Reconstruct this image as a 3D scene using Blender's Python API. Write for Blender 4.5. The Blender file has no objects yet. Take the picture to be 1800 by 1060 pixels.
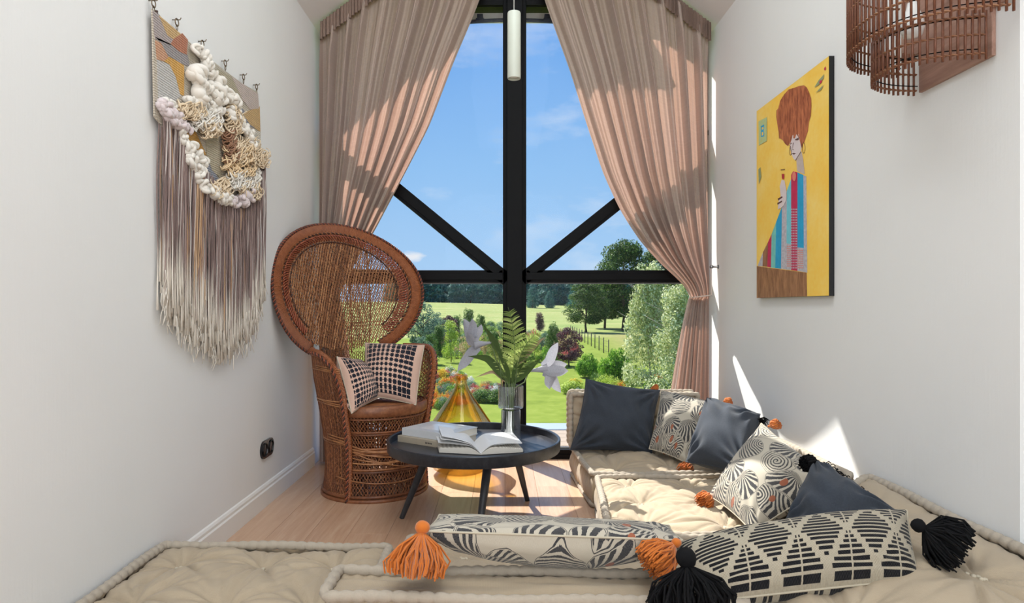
import bpy, bmesh, math, random
import numpy as np
from mathutils import Vector, Matrix
random.seed(7); rng = np.random.default_rng(7)
SC = bpy.context.scene
COL = SC.collection
PI = math.pi
# ------------------------------------------------------------------ camera, sky, sun, fill, exposure
F = 1150.0; VX, VY, H = 884.0, 537.0, 1.05          # focal length and vanishing point (pixels of 1800x1060), eye height
cam_d = bpy.data.cameras.new('camera'); cam = bpy.data.objects.new('camera', cam_d); COL.objects.link(cam)
cam_d.sensor_width = 36; cam_d.lens = 36 * F / 1800
cam_d.shift_x = (900 - VX) / 1800; cam_d.shift_y = (VY - 530) / 1800
cam_d.clip_start = 0.02; cam_d.clip_end = 2000
cam.location = (0, 0, H); cam.rotation_euler = (PI / 2, 0, 0)
SC.camera = cam
SC.view_settings.view_transform = 'Standard'; SC.view_settings.look = 'None'
SC.view_settings.gamma = 1; SC.view_settings.use_curve_mapping = False
SC.view_settings.exposure = 0.0
SC.cycles.max_bounces = 10; SC.cycles.diffuse_bounces = 5; SC.cycles.transparent_max_bounces = 24
SC.cycles.glossy_bounces = 4; SC.cycles.transmission_bounces = 8
SC.cycles.sample_clamp_indirect = 6
SC.cycles.use_denoising = True

def s2l(c):
    return tuple(((x / 255) / 12.92 if x / 255 <= 0.04045 else ((x / 255 + 0.055) / 1.055) ** 2.4) for x in c)

W = bpy.data.worlds.new('sky'); SC.world = W; W.use_nodes = True
def build_world():
    nt = W.node_tree; nt.nodes.clear()
    tc = nt.nodes.new('ShaderNodeTexCoord'); sp = nt.nodes.new('ShaderNodeSeparateXYZ')
    nt.links.new(tc.outputs['Generated'], sp.inputs[0])
    rp = nt.nodes.new('ShaderNodeValToRGB'); nt.links.new(sp.outputs['Z'], rp.inputs[0])
    cr = rp.color_ramp
    cr.elements[0].position = 0.0; cr.elements[0].color = (*s2l((178, 212, 245)), 1)
    cr.elements[1].position = 1.0; cr.elements[1].color = (*s2l((70, 128, 215)), 1)
    for p, c in ((0.05, (172, 210, 247)), (0.2, (150, 198, 246)), (0.42, (112, 170, 240))):
        e = cr.elements.new(p); e.color = (*s2l(c), 1)
    # wisps of cloud
    mp = nt.nodes.new('ShaderNodeMapping'); mp.inputs['Scale'].default_value = (2.2, 2.2, 6.5); mp.inputs['Location'].default_value = (3.1, 0.4, 1.3)
    nt.links.new(tc.outputs['Generated'], mp.inputs[0])
    nz = nt.nodes.new('ShaderNodeTexNoise'); nz.inputs['Scale'].default_value = 2.0; nz.inputs['Detail'].default_value = 9; nz.inputs['Roughness'].default_value = .62
    nt.links.new(mp.outputs[0], nz.inputs['Vector'])
    r2 = nt.nodes.new('ShaderNodeValToRGB'); nt.links.new(nz.outputs[0], r2.inputs[0])
    r2.color_ramp.elements[0].position = .56; r2.color_ramp.elements[0].color = (0, 0, 0, 1)
    r2.color_ramp.elements[1].position = .85; r2.color_ramp.elements[1].color = (.6, .6, .6, 1)
    mx = nt.nodes.new('ShaderNodeMixRGB'); nt.links.new(r2.outputs[0], mx.inputs[0]); nt.links.new(rp.outputs[0], mx.inputs[1])
    mx.inputs[2].default_value = (.93, .95, 1, 1)
    # one small cloud low in the sky, left of the mullion
    def mth(op, a, b=None):
        n = nt.nodes.new('ShaderNodeMath'); n.operation = op
        for i, v in enumerate((a, b)):
            if v is None: continue
            if isinstance(v, (int, float)): n.inputs[i].default_value = v
            else: nt.links.new(v, n.inputs[i])
        return n.outputs[0]
    m2 = nt.nodes.new('ShaderNodeMapping'); m2.inputs['Scale'].default_value = (30, 30, 90); nt.links.new(tc.outputs['Generated'], m2.inputs[0])
    n2 = nt.nodes.new('ShaderNodeTexNoise'); n2.inputs['Scale'].default_value = 1.0; n2.inputs['Detail'].default_value = 6; nt.links.new(m2.outputs[0], n2.inputs['Vector'])
    ex = mth('DIVIDE', mth('ADD', sp.outputs['X'], .139), .027); ez = mth('DIVIDE', mth('SUBTRACT', sp.outputs['Z'], .0745), .0085)
    rr = mth('ADD', mth('MULTIPLY', ex, ex), mth('MULTIPLY', ez, ez)); cl = mth('SUBTRACT', mth('ADD', mth('MULTIPLY', n2.outputs[0], 2.6), -.35), rr)
    cl = mth('MULTIPLY', mth('MINIMUM', mth('MAXIMUM', cl, 0), 1), mth('GREATER_THAN', sp.outputs['Y'], 0)); mc = nt.nodes.new('ShaderNodeMixRGB'); nt.links.new(cl, mc.inputs[0]); nt.links.new(mx.outputs[0], mc.inputs[1]); mc.inputs[2].default_value = (.86, .88, .93, 1)
    bg = nt.nodes.new('ShaderNodeBackground'); nt.links.new(mc.outputs[0], bg.inputs[0]); bg.inputs[1].default_value = 1.0
    out = nt.nodes.new('ShaderNodeOutputWorld'); nt.links.new(bg.outputs[0], out.inputs[0])
build_world()

AZ, EL = math.radians(30), math.radians(46)
SUN_DIR = Vector((math.sin(AZ) * math.cos(EL), -math.cos(AZ) * math.cos(EL), -math.sin(EL)))   # travels right and towards the camera
sd = bpy.data.lights.new('sun', 'SUN'); sd.energy = 10.0; sd.angle = math.radians(0.6); sd.color = (1, .95, .87)
sun = bpy.data.objects.new('sun', sd); COL.objects.link(sun); sun.location = (-20, 40, 40)
sun.rotation_euler = SUN_DIR.to_track_quat('-Z', 'Y').to_euler()
def area(name, loc, target, sx, sy, power, color=(1, 1, 1)):
    d = bpy.data.lights.new(name, 'AREA'); d.shape = 'RECTANGLE'; d.size = sx; d.size_y = sy; d.energy = power; d.color = color
    o = bpy.data.objects.new(name, d); COL.objects.link(o); o.location = loc
    o.rotation_euler = (Vector(target) - Vector(loc)).to_track_quat('-Z', 'Y').to_euler()
    return o
area('fill_behind', (.08, -4.2, 1.9), (.08, 3.2, 1.35), 2.5, 2.8, 120, (.86, .94, 1))  # added fill light behind the camera, lifts the whole room
area('fill_overhead', (.08, 1.3, 3.55), (.08, 1.5, 0), .9, 4.4, 60, (.88, .95, 1))  # second added fill, under the ridge, lights walls and cushions from above

# ------------------------------------------------------------------ helpers
def P(px, py, d):
    return Vector(((px - VX) / F * d, d, H + (VY - py) / F * d))
def onx(px, py, X):                                   # the point of the wall plane x = X behind a pixel
    d = F * X / (px - VX); return Vector((X, d, H + (VY - py) / F * d))
def tag(o, label=None, cat=None, group=None, kind=None):
    if label: o['label'] = label
    if cat: o['category'] = cat
    if group: o['group'] = group
    if kind: o['kind'] = kind
    return o
def thing(name, label, cat, loc=(0, 0, 0), rotz=0, group=None, world=False):
    o = bpy.data.objects.new(name, None); COL.objects.link(o); o.location = loc; o.rotation_euler = (0, 0, rotz)
    o.empty_display_size = .1
    tag(o, label, cat, group)
    if world: WORLD[o.name] = Vector(loc)
    return o
WORLD = {}
def tube(pts, r, n=6, closed=False, cap=True, flat=None, up=None):
    """swept tube; r a number or a list; flat=(a,b) an elliptical section with axis a along 'up' (one vector or a list)"""
    p = np.asarray([tuple(q) for q in pts], float); m = len(p)
    t = np.zeros_like(p)
    if closed: t = np.roll(p, -1, 0) - np.roll(p, 1, 0)
    else:
        t[1:-1] = p[2:] - p[:-2]; t[0] = p[1] - p[0]; t[-1] = p[-1] - p[-2]
    t /= np.maximum(np.linalg.norm(t, axis=1), 1e-9)[:, None]
    nrm = np.zeros_like(p)
    if up is not None:
        u = np.asarray(up, float)
        if u.ndim == 1: u = np.tile(u, (m, 1))
        nrm = u - (u * t).sum(1)[:, None] * t
        nrm /= np.maximum(np.linalg.norm(nrm, axis=1), 1e-9)[:, None]
    else:
        a = np.array([0, 0, 1.]) if abs(t[0][2]) < .9 else np.array([1., 0, 0])
        v = a - a.dot(t[0]) * t[0]; v /= np.linalg.norm(v); nrm[0] = v
        for i in range(1, m):
            v = nrm[i - 1] - nrm[i - 1].dot(t[i]) * t[i]; l = np.linalg.norm(v)
            nrm[i] = v / l if l > 1e-6 else nrm[i - 1]
    b = np.cross(t, nrm)
    an = np.linspace(0, 2 * PI, n, endpoint=False)
    fa, fb = flat if flat else (1, 1)
    R = np.broadcast_to(np.asarray(r, float), (m,))
    V = p[:, None, :] + (np.cos(an)[None, :, None] * nrm[:, None, :] * fa + np.sin(an)[None, :, None] * b[:, None, :] * fb) * R[:, None, None]
    V = V.reshape(-1, 3)
    i = np.arange(m if closed else m - 1)[:, None]; j = np.arange(n)[None, :]
    i2 = (i + 1) % m; j2 = (j + 1) % n
    Fq = np.stack(np.broadcast_arrays(i * n + j, i * n + j2, i2 * n + j2, i2 * n + j), -1).reshape(-1, 4)
    faces = Fq.tolist()
    if cap and not closed:
        faces.append(list(range(n))[::-1]); faces.append([(m - 1) * n + k for k in range(n)])
    # uv : along, around
    L = np.concatenate([[0], np.cumsum(np.linalg.norm(np.diff(p, axis=0), axis=1))])
    uv = np.stack([np.repeat(L, n), np.tile(np.arange(n) / n, m)], -1)
    return V, faces, uv
class MB:
    def __init__(s): s.V = []; s.F = []; s.M = []; s.U = []; s.n = 0
    def add(s, V, Fc, m=0, uv=None):
        V = np.asarray([tuple(v) for v in V], float) if not isinstance(V, np.ndarray) else V
        s.V.append(V); s.U.append(np.zeros((len(V), 2)) if uv is None else np.asarray(uv, float))
        k = s.n; s.F += [[i + k for i in f] for f in Fc]; s.M += [m] * len(Fc); s.n += len(V); return s
    def tube(s, pts, r, n=6, m=0, **k):
        V, f, uv = tube(pts, r, n, **k); return s.add(V, f, m, uv)
    def box(s, lo, hi, m=0, bev=0):
        x0, y0, z0 = lo; x1, y1, z1 = hi
        if bev > 0:
            bm = bmesh.new(); bmesh.ops.create_cube(bm, size=1)
            for v in bm.verts: v.co = Vector(((x0 + x1) / 2 + v.co.x * (x1 - x0), (y0 + y1) / 2 + v.co.y * (y1 - y0), (z0 + z1) / 2 + v.co.z * (z1 - z0)))
            bmesh.ops.bevel(bm, geom=bm.edges[:], offset=bev, segments=2, affect='EDGES', profile=.5)
            return s.bm(bm, m)
        V = [(x, y, z) for z in (z0, z1) for y in (y0, y1) for x in (x0, x1)]
        return s.add(V, [(0, 2, 3, 1), (4, 5, 7, 6), (0, 1, 5, 4), (2, 6, 7, 3), (0, 4, 6, 2), (1, 3, 7, 5)], m)
    def bm(s, bm, m=0):
        bm.verts.index_update(); V = [v.co[:] for v in bm.verts]; Fc = [[v.index for v in f.verts] for f in bm.faces]
        bm.free(); return s.add(V, Fc, m)
    def lathe(s, prof, n=32, m=0, c=(0, 0, 0), cap=True):
        k = len(prof); V = [(c[0] + r * math.cos(2 * PI * j / n), c[1] + r * math.sin(2 * PI * j / n), c[2] + z) for r, z in prof for j in range(n)]
        Fc = [(i * n + j, i * n + (j + 1) % n, (i + 1) * n + (j + 1) % n, (i + 1) * n + j) for i in range(k - 1) for j in range(n)]
        if cap: Fc += [list(range(n))[::-1], [(k - 1) * n + j for j in range(n)]]
        return s.add(V, Fc, m)
    def prism(s, poly, d, m=0):                        # poly: 3D points, d: extrusion vector
        n = len(poly); V = [Vector(q) for q in poly] + [Vector(q) + Vector(d) for q in poly]
        Fc = [list(range(n)), [n + i for i in range(n)][::-1]] + [(i, n + i, n + (i + 1) % n, (i + 1) % n) for i in range(n)]
        return s.add(V, Fc, m)
    def sphere(s, c, r, m=0, sub=2, sc=(1, 1, 1), noise=0):
        bm = bmesh.new(); bmesh.ops.create_icosphere(bm, subdivisions=sub, radius=1)
        ph = rng.uniform(0, 6, 3)
        for v in bm.verts:
            k = r * (1 + noise * (math.sin(v.co.x * 4 + ph[0]) + math.sin(v.co.y * 5 + ph[1]) + math.sin(v.co.z * 4 + ph[2])))
            v.co = Vector((c[0] + v.co.x * k * sc[0], c[1] + v.co.y * k * sc[1], c[2] + v.co.z * k * sc[2]))
        return s.bm(bm, m)
    def mesh(s, name, mats, smooth=True):
        V = np.concatenate(s.V) if s.V else np.zeros((0, 3))
        me = bpy.data.meshes.new(name); me.from_pydata(V.tolist(), [], s.F)
        for mm in (mats if isinstance(mats, (list, tuple)) else [mats]): me.materials.append(mm)
        if any(s.M): me.polygons.foreach_set('material_index', s.M)
        if smooth: me.polygons.foreach_set('use_smooth', [True] * len(me.polygons))
        U = np.concatenate(s.U)
        if U.any():
            li = np.empty(len(me.loops), int); me.loops.foreach_get('vertex_index', li)
            me.uv_layers.new(name='uv').data.foreach_set('uv', U[li].ravel())
        me.update(); return me
    def build(s, name, mats, parent=None, smooth=True, sharp=None, origin=True):
        V = np.concatenate(s.V); off = None
        if parent is not None:
            if parent.name in WORLD: off = WORLD[parent.name]
        elif origin:
            off = Vector(((V[:, 0].min() + V[:, 0].max()) / 2, (V[:, 1].min() + V[:, 1].max()) / 2, V[:, 2].min()))
        if off is not None:
            for i in range(len(s.V)): s.V[i] = s.V[i] - np.array(off)
        me = s.mesh(name, mats, smooth)
        if sharp is not None: me.set_sharp_from_angle(angle=math.radians(sharp))
        o = bpy.data.objects.new(name, me); COL.objects.link(o)
        if parent is not None: o.parent = parent
        elif off is not None: o.location = off
        if parent is not None and parent.type == 'MESH' and parent.parent is not None and parent.parent.name in WORLD and parent.name not in WORLD:
            pass
        if parent is not None and parent.name in WORLD: WORLD[o.name] = Vector((0, 0, 0)) + off
        return o
# a child of a world-built part is itself built in world coordinates: the part carries its thing's offset
def struct(o): o['kind'] = 'structure'; return o

# ------------------------------------------------------------------ small node language
class X:
    def __init__(s, t, sock): s.t = t; s.s = sock
    def _m(s, op, b=None, c=None): return s.t.math(op, s, b, c)
    def __add__(s, o): return s._m('ADD', o)
    __radd__ = __add__
    def __sub__(s, o): return s._m('SUBTRACT', o)
    def __rsub__(s, o): return s.t.math('SUBTRACT', o, s)
    def __mul__(s, o): return s._m('MULTIPLY', o)
    __rmul__ = __mul__
    def __truediv__(s, o): return s._m('DIVIDE', o)
    def __gt__(s, o): return s._m('GREATER_THAN', o)
    def __lt__(s, o): return s._m('LESS_THAN', o)
    def frac(s): return s._m('FRACT')
    def floor(s): return s._m('FLOOR')
    def abs(s): return s._m('ABSOLUTE')
    def sin(s): return s._m('SINE')
    def cos(s): return s._m('COSINE')
    def min(s, o): return s._m('MINIMUM', o)
    def max(s, o): return s._m('MAXIMUM', o)
    def pow(s, o): return s._m('POWER', o)
class Mat:
    def __init__(s, name):
        s.m = bpy.data.materials.new(name); s.m.use_nodes = True; s.nt = s.m.node_tree; s.nt.nodes.clear()
        s.out = s.nt.nodes.new('ShaderNodeOutputMaterial')
    def node(s, t, **k):
        n = s.nt.nodes.new(t)
        for a, b in k.items(): setattr(n, a, b)
        return n
    def link(s, a, b):
        if isinstance(a, X): a = a.s
        if hasattr(a, 'links') or hasattr(a, 'is_output'): s.nt.links.new(a, b)
        else:
            try: b.default_value = a
            except Exception: b.default_value = (*a, 1)
    def math(s, op, a, b=None, c=None):
        n = s.node('ShaderNodeMath', operation=op)
        for i, v in enumerate((a, b, c)):
            if v is None: continue
            if isinstance(v, X): s.nt.links.new(v.s, n.inputs[i])
            else: n.inputs[i].default_value = v
        return X(s, n.outputs[0])
    def uv(s, obj=False, gen=False):
        tc = s.node('ShaderNodeTexCoord'); o = tc.outputs['Object' if obj else 'Generated' if gen else 'UV']
        sp = s.node('ShaderNodeSeparateXYZ'); s.nt.links.new(o, sp.inputs[0])
        return o, X(s, sp.outputs[0]), X(s, sp.outputs[1]), X(s, sp.outputs[2])
    def vec(s, x, y, z=0):
        n = s.node('ShaderNodeCombineXYZ')
        for i, v in enumerate((x, y, z)): s.link(v, n.inputs[i])
        return n.outputs[0]
    def noise(s, vec, scale, detail=4, rough=.55, dist=0):
        n = s.node('ShaderNodeTexNoise'); s.link(vec, n.inputs['Vector']); n.inputs['Scale'].default_value = scale
        n.inputs['Detail'].default_value = detail; n.inputs['Roughness'].default_value = rough; n.inputs['Distortion'].default_value = dist
        return X(s, n.outputs[0])
    def mix(s, f, a, b):
        n = s.node('ShaderNodeMixRGB'); s.link(f, n.inputs[0])
        for v, i in ((a, 1), (b, 2)):
            if isinstance(v, tuple): n.inputs[i].default_value = (*v[:3], 1)
            else: s.link(v, n.inputs[i])
        return n.outputs[0]
    def ramp(s, f, stops):
        n = s.node('ShaderNodeValToRGB'); s.link(f, n.inputs[0]); cr = n.color_ramp
        while len(cr.elements) < len(stops): cr.elements.new(.5)
        for e, (p, c) in zip(cr.elements, stops): e.position = p; e.color = (*c, 1)
        return n.outputs[0]
    def rnd(s, island=False):
        if island: return X(s, s.node('ShaderNodeNewGeometry').outputs['Random Per Island'])
        return X(s, s.node('ShaderNodeObjectInfo').outputs['Random'])
    def bump(s, h, strength=.3, dist=.01):
        n = s.node('ShaderNodeBump'); s.link(h, n.inputs['Height']); n.inputs['Strength'].default_value = strength; n.inputs['Distance'].default_value = dist
        return n.outputs[0]
    def pbr(s, color, rough=.6, normal=None, metal=0, spec=.5, sheen=0, coat=0):
        n = s.node('ShaderNodeBsdfPrincipled')
        if isinstance(color, tuple): n.inputs['Base Color'].default_value = (*color[:3], 1)
        else: s.link(color, n.inputs['Base Color'])
        s.link(rough, n.inputs['Roughness']); n.inputs['Metallic'].default_value = metal; n.inputs['Specular IOR Level'].default_value = spec
        n.inputs['Sheen Weight'].default_value = sheen; n.inputs['Coat Weight'].default_value = coat
        if normal is not None: s.link(normal, n.inputs['Normal'])
        return n.outputs[0]
    def add_translucent(s, sh, color, f, normal=None):
        t = s.node('ShaderNodeBsdfTranslucent')
        if isinstance(color, tuple): t.inputs[0].default_value = (*color[:3], 1)
        else: s.link(color, t.inputs[0])
        if normal is not None: s.link(normal, t.inputs['Normal'])
        m = s.node('ShaderNodeMixShader'); s.link(f, m.inputs[0]); s.link(sh, m.inputs[1]); s.link(t.outputs[0], m.inputs[2]); return m.outputs[0]
    def done(s, sh): s.nt.links.new(sh, s.out.inputs[0]); return s.m
def plain(name, c, rough=.6, metal=0, spec=.5, bumpn=None, var=0, sheen=0):
    """plain procedural material: colour (0-255 sRGB), slight noise variation, optional bump (scale, strength)"""
    M = Mat(name); o, x, y, z = M.uv(obj=True); base = s2l(c)
    n = M.noise(o, 9 if bumpn is None else bumpn[0], 5)
    col = M.mix(n, tuple(v * (1 - var) for v in base), tuple(min(1, v * (1 + var)) for v in base)) if var else base
    nr = M.bump(n, bumpn[1], .004) if bumpn else None
    return M.done(M.pbr(col, rough, nr, metal, spec, sheen))
# ------------------------------------------------------------------ room materials
def wall_mat():
    M = Mat('plaster'); o, x, y, z = M.uv(obj=True)
    n1 = M.noise(o, 2.0, 3); n2 = M.noise(o, 60, 6, .7)
    v = M.vec(x * 1, y * 90, z * 6); n3 = M.noise(v, 1, 4)
    col = M.mix(n1, s2l((228, 228, 227)), s2l((234, 234, 233)))
    h = n2 * .5 + n3 * .5
    return M.done(M.pbr(col, .9, M.bump(h, .22, .004), spec=.2))
M_wall = wall_mat()
M_white = plain('white_paint', (236, 234, 230), .5, bumpn=(30, .05))
M_ceil = plain('ceiling_paint', (232, 230, 228), .9, bumpn=(40, .1))
def wood_mat(name, c1, c2, c3, rough=.45, ax='y', s=1.0):
    M = Mat(name); o, x, y, z = M.uv(obj=True); r = M.rnd()
    if ax == 'y': v = M.vec(x * 14 * s + r * 50, y * .9 * s + r * 13, z * 14)
    else: v = M.vec(x * 1.2 * s, y * 14 * s + r * 50, z * 14 * s)
    g = M.noise(v, 1.6, 6, .6, .8); g2 = M.noise(v, 9, 3, .5)
    f = (g * .75 + g2 * .25)
    col = M.ramp(f, [(.3, s2l(c1)), (.5, s2l(c2)), (.72, s2l(c3))])
    col2 = M.mix(r * .5, col, s2l(c3))
    return M.done(M.pbr(col2, rough, M.bump(f, .12, .003), spec=.4))
M_oak = wood_mat('oak_floor', (184, 144, 116), (200, 162, 134), (214, 180, 152), .27)
M_frame = plain('black_frame', (7, 7, 9), .5, bumpn=(60, .05), spec=.12)
M_seal = plain('grey_seal', (120, 122, 126), .6)
def glass_mat(name, tint=(1, 1, 1), refl=.5, edge=None, edgepow=.35, rough=.02, haze=0, gl=(1, 1, 1)):
    M = Mat(name); tr = M.node('ShaderNodeBsdfTransparent'); gs = M.node('ShaderNodeBsdfGlossy'); gs.inputs['Roughness'].default_value = rough
    gs.inputs[0].default_value = (*gl, 1)
    if edge:
        lw = M.node('ShaderNodeLayerWeight'); lw.inputs[0].default_value = edgepow
        M.link(M.mix(X(M, lw.outputs['Facing']), tint, edge), tr.inputs[0])
    else: tr.inputs[0].default_value = (*tint, 1)
    fr = M.node('ShaderNodeFresnel'); fr.inputs[0].default_value = 1.5
    f = X(M, fr.outputs[0]) * refl
    mx = M.node('ShaderNodeMixShader'); M.link(f, mx.inputs[0]); M.nt.links.new(tr.outputs[0], mx.inputs[1]); M.nt.links.new(gs.outputs[0], mx.inputs[2])
    sh = mx.outputs[0]
    if haze:
        df = M.node('ShaderNodeBsdfDiffuse'); df.inputs[0].default_value = (1, 1, 1, 1)
        m2 = M.node('ShaderNodeMixShader'); o = M.uv(obj=True)[0]; n = M.noise(o, 2.5, 5)
        M.link(n * haze, m2.inputs[0]); M.nt.links.new(sh, m2.inputs[1]); M.nt.links.new(df.outputs[0], m2.inputs[2]); sh = m2.outputs[0]
    return M.done(sh)
M_pane = glass_mat('window_glass', (.97, .98, .985), .04, haze=.012)

# ------------------------------------------------------------------ room shell
XL, XR, XC, YW, YB = -1.25, 1.41, .08, 4.50, -4.5
ZW = 2.90; SL = .75; ZR = ZW + SL * (XC - XL)
def shell():
    top = .1
    def side(name, x0, x1):
        m = MB(); m.box((x0, YB, -.05), (x1, 4.62, ZW + .06)); return struct(m.build(name, M_wall, smooth=False))
    side('wall_left', XL - .12, XL)
    m = MB(); m.box((XR, 1.784, -.05), (XR + .12, 4.62, ZW + .06)); m.box((XR + .012, YB, -.05), (XR + .12, 1.784, ZW + .06))
    struct(m.build('wall_right', M_wall, smooth=False))
    m = MB(); m.prism([(XL - .12, YB - .1, -.05), (XR + .12, YB - .1, -.05), (XR + .12, YB - .1, ZW), (XC, YB - .1, ZR + .1), (XL - .12, YB - .1, ZW)], (0, .1, 0)); struct(m.build('wall_back', M_wall, smooth=False))
    m = MB()
    for x0, z0, x1, z1 in ((XL - .12, ZW - .09, XC, ZR), (XC, ZR, XR + .12, ZW - .09)):
        m.prism([(x0, YB - .1, z0), (x1, YB - .1, z1), (x1, YB - .1, z1 + .12), (x0, YB - .1, z0 + .12)], (0, 4.62 - YB + .1, 0))
    struct(m.build('ceiling', M_ceil, smooth=False))
    # floor slab and its boards
    fl = MB(); fl.box((XL, YB, -.12), (XR, 4.62, -.016)); f = struct(fl.build('floor', M_oak, smooth=False, origin=False))
    w = .18; meshes = {}
    x = XL + .003; r = random.Random(3); ci = 0
    while x < XR - .02:
        x1 = min(x + w, XR) - .0010
        y = YB + (ci % 4) * .47 - 1.5
        while y < 4.58:
            L = r.choice((1.6, 1.9, 2.2)); a, b = max(y, YB), min(y + L, 4.60) - .002
            if b > a + .05 and b > -.3:
                m = MB(); h = 0 - r.uniform(0, .0006)
                m.box((x, a, -.016), (x1, b, h), bev=.0008)
                # built about its own centre so that every board shows its own grain
                c = Vector(((x + x1) / 2, (a + b) / 2, -.016))
                for i in range(len(m.V)): m.V[i] = np.asarray(m.V[i]) - np.array(c)
                o = bpy.data.objects.new('plank', m.mesh('plank', M_oak, False)); COL.objects.link(o); o.parent = f; o.location = c
            y += L
        x += w; ci += 1
    # baseboards
    for nm, xx, s, y1 in (('baseboard_left', XL, 1, 4.3), ('baseboard_right', XR, -1, 4.3)):
        m = MB(); pr = [(0, 0), (.016, 0), (.016, .085), (.011, .092), (.011, .104), (.006, .114), (0, .118)]
        m.prism([(xx + s * a, .2, b) for a, b in pr], (0, y1 - .2, 0)); struct(m.build(nm, M_white, smooth=False))
shell()

# ------------------------------------------------------------------ the gable window
def bar(m, a, b, w, y0, y1, mm=0):                     # a bar in the window plane from a to b (x,z), width w
    a, b = Vector((a[0], a[1])), Vector((b[0], b[1])); d = (b - a).normalized(); n = Vector((-d.y, d.x)) * w / 2
    q = [a + n, b + n, b - n, a - n]
    m.prism([(v.x, y0, v.y) for v in q], (0, y1 - y0, 0), mm)
def window():
    w = struct(thing('window_1', None, None)); del_ = [k for k in ('label', 'category') if k in w]
    def part(name, fn, mat=M_frame):
        m = MB(); fn(m); return m.build(name, mat, w, smooth=False)
    mx0, mx1 = .0, .161
    def mull(m):
        m.box((mx0, 4.50, 0), (mx1, 4.60, ZR - .06), bev=.003)
        m.box((mx0 + .028, 4.455, 0), (mx1 - .028, 4.50, ZR - .08), bev=.003)
    part('mullion', mull)
    for x0, x1 in ((XL, mx0), (mx1, XR)):
        def tr(m, x0=x0, x1=x1):
            m.box((x0, 4.50, 1.207), (x1, 4.60, 1.293), bev=.002); m.box((x0, 4.485, 1.225), (x1, 4.50, 1.275), bev=.002)
        part('transom', tr)
        part('bottom_rail', lambda m, x0=x0, x1=x1: (m.box((x0, 4.48, 0), (x1, 4.60, .062), bev=.003), m.box((x0, 4.47, 0), (x1, 4.48, .03))))
        part('upper_rail', lambda m, x0=x0, x1=x1: (m.box((x0 if x0 > 0 else -.98, 4.50, 3.105), (x1 if x1 < .5 else 1.14, 4.60, 3.20), bev=.002), m.box((max(x0, -.95), 4.485, 3.11), (min(x1, 1.1), 4.50, 3.17))))
    tl = lambda x: 1.25 + .82 * (mx0 - x)
    trr = lambda x: 1.25 + .80 * (x - mx1)
    part('brace', lambda m: (bar(m, (mx0 + .03, tl(mx0 + .03)), (XL, tl(XL)), .09, 4.50, 4.60), bar(m, (mx0 - .03, tl(mx0 - .03)), (XL, tl(XL)), .045, 4.488, 4.50)))
    part('brace', lambda m: (bar(m, (mx1 - .03, trr(mx1 - .03)), (XR, trr(XR)), .09, 4.50, 4.60), bar(m, (mx1 + .03, trr(mx1 + .03)), (XR, trr(XR)), .045, 4.488, 4.50)))
    part('side_post', lambda m: m.box((XL, 4.50, 0), (XL + .05, 4.60, ZW), bev=.003))
    part('side_post', lambda m: m.box((XR - .05, 4.50, 0), (XR, 4.60, ZW), bev=.003))
    part('sloping_rail', lambda m: bar(m, (XL, ZW - .05), (XC, ZR - .05), .09, 4.50, 4.60))
    part('sloping_rail', lambda m: bar(m, (XR, ZW - .05), (XC, ZR - .05), .09, 4.50, 4.60))
    def pane(poly): part('pane', lambda m: m.prism([(x, 4.545, z) for x, z in poly], (0, .008, 0)), M_pane)
    e = .0
    pane([(XL + .05, .062), (mx0, .062), (mx0, 1.207), (XL + .05, 1.207)]); pane([(mx1, .062), (XR - .05, .062), (XR - .05, 1.207), (mx1, 1.207)])
    k = .058
    pane([(XL + .05, 1.293), (mx0 - .06, 1.293), (XL + .05, tl(XL + .05) - k)]); pane([(XR - .05, 1.293), (mx1 + .06, 1.293), (XR - .05, trr(XR - .05) - k)])
    sz = lambda x: ZW - .1 + SL * (x - XL) if x < XC else ZW - .1 + SL * (XR - x)
    pane([(XL + .05, tl(XL + .05) + k), (mx0, tl(mx0) + k), (mx0, 3.105), (XL + .39, 3.105), (XL + .05, sz(XL + .05))])
    pane([(XR - .05, trr(XR - .05) + k), (mx1, trr(mx1) + k), (mx1, 3.105), (XR - .39, 3.105), (XR - .05, sz(XR - .05))])
    pane([(XL + .52, 3.20), (mx0, 3.20), (mx0, sz(mx0))]); pane([(XR - .52, 3.20), (mx1, 3.20), (mx1, sz(mx1))])
    # thin light seals round the lower panes
    def seals(m):
        for x0, x1 in ((XL + .05, mx0), (mx1, XR - .05)):
            m.box((x0, 4.53, 1.199), (x1, 4.545, 1.207)); m.box((x0, 4.53, .062), (x1, 4.545, .069))
    part('glazing_seal', seals, M_seal)
window()
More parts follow.
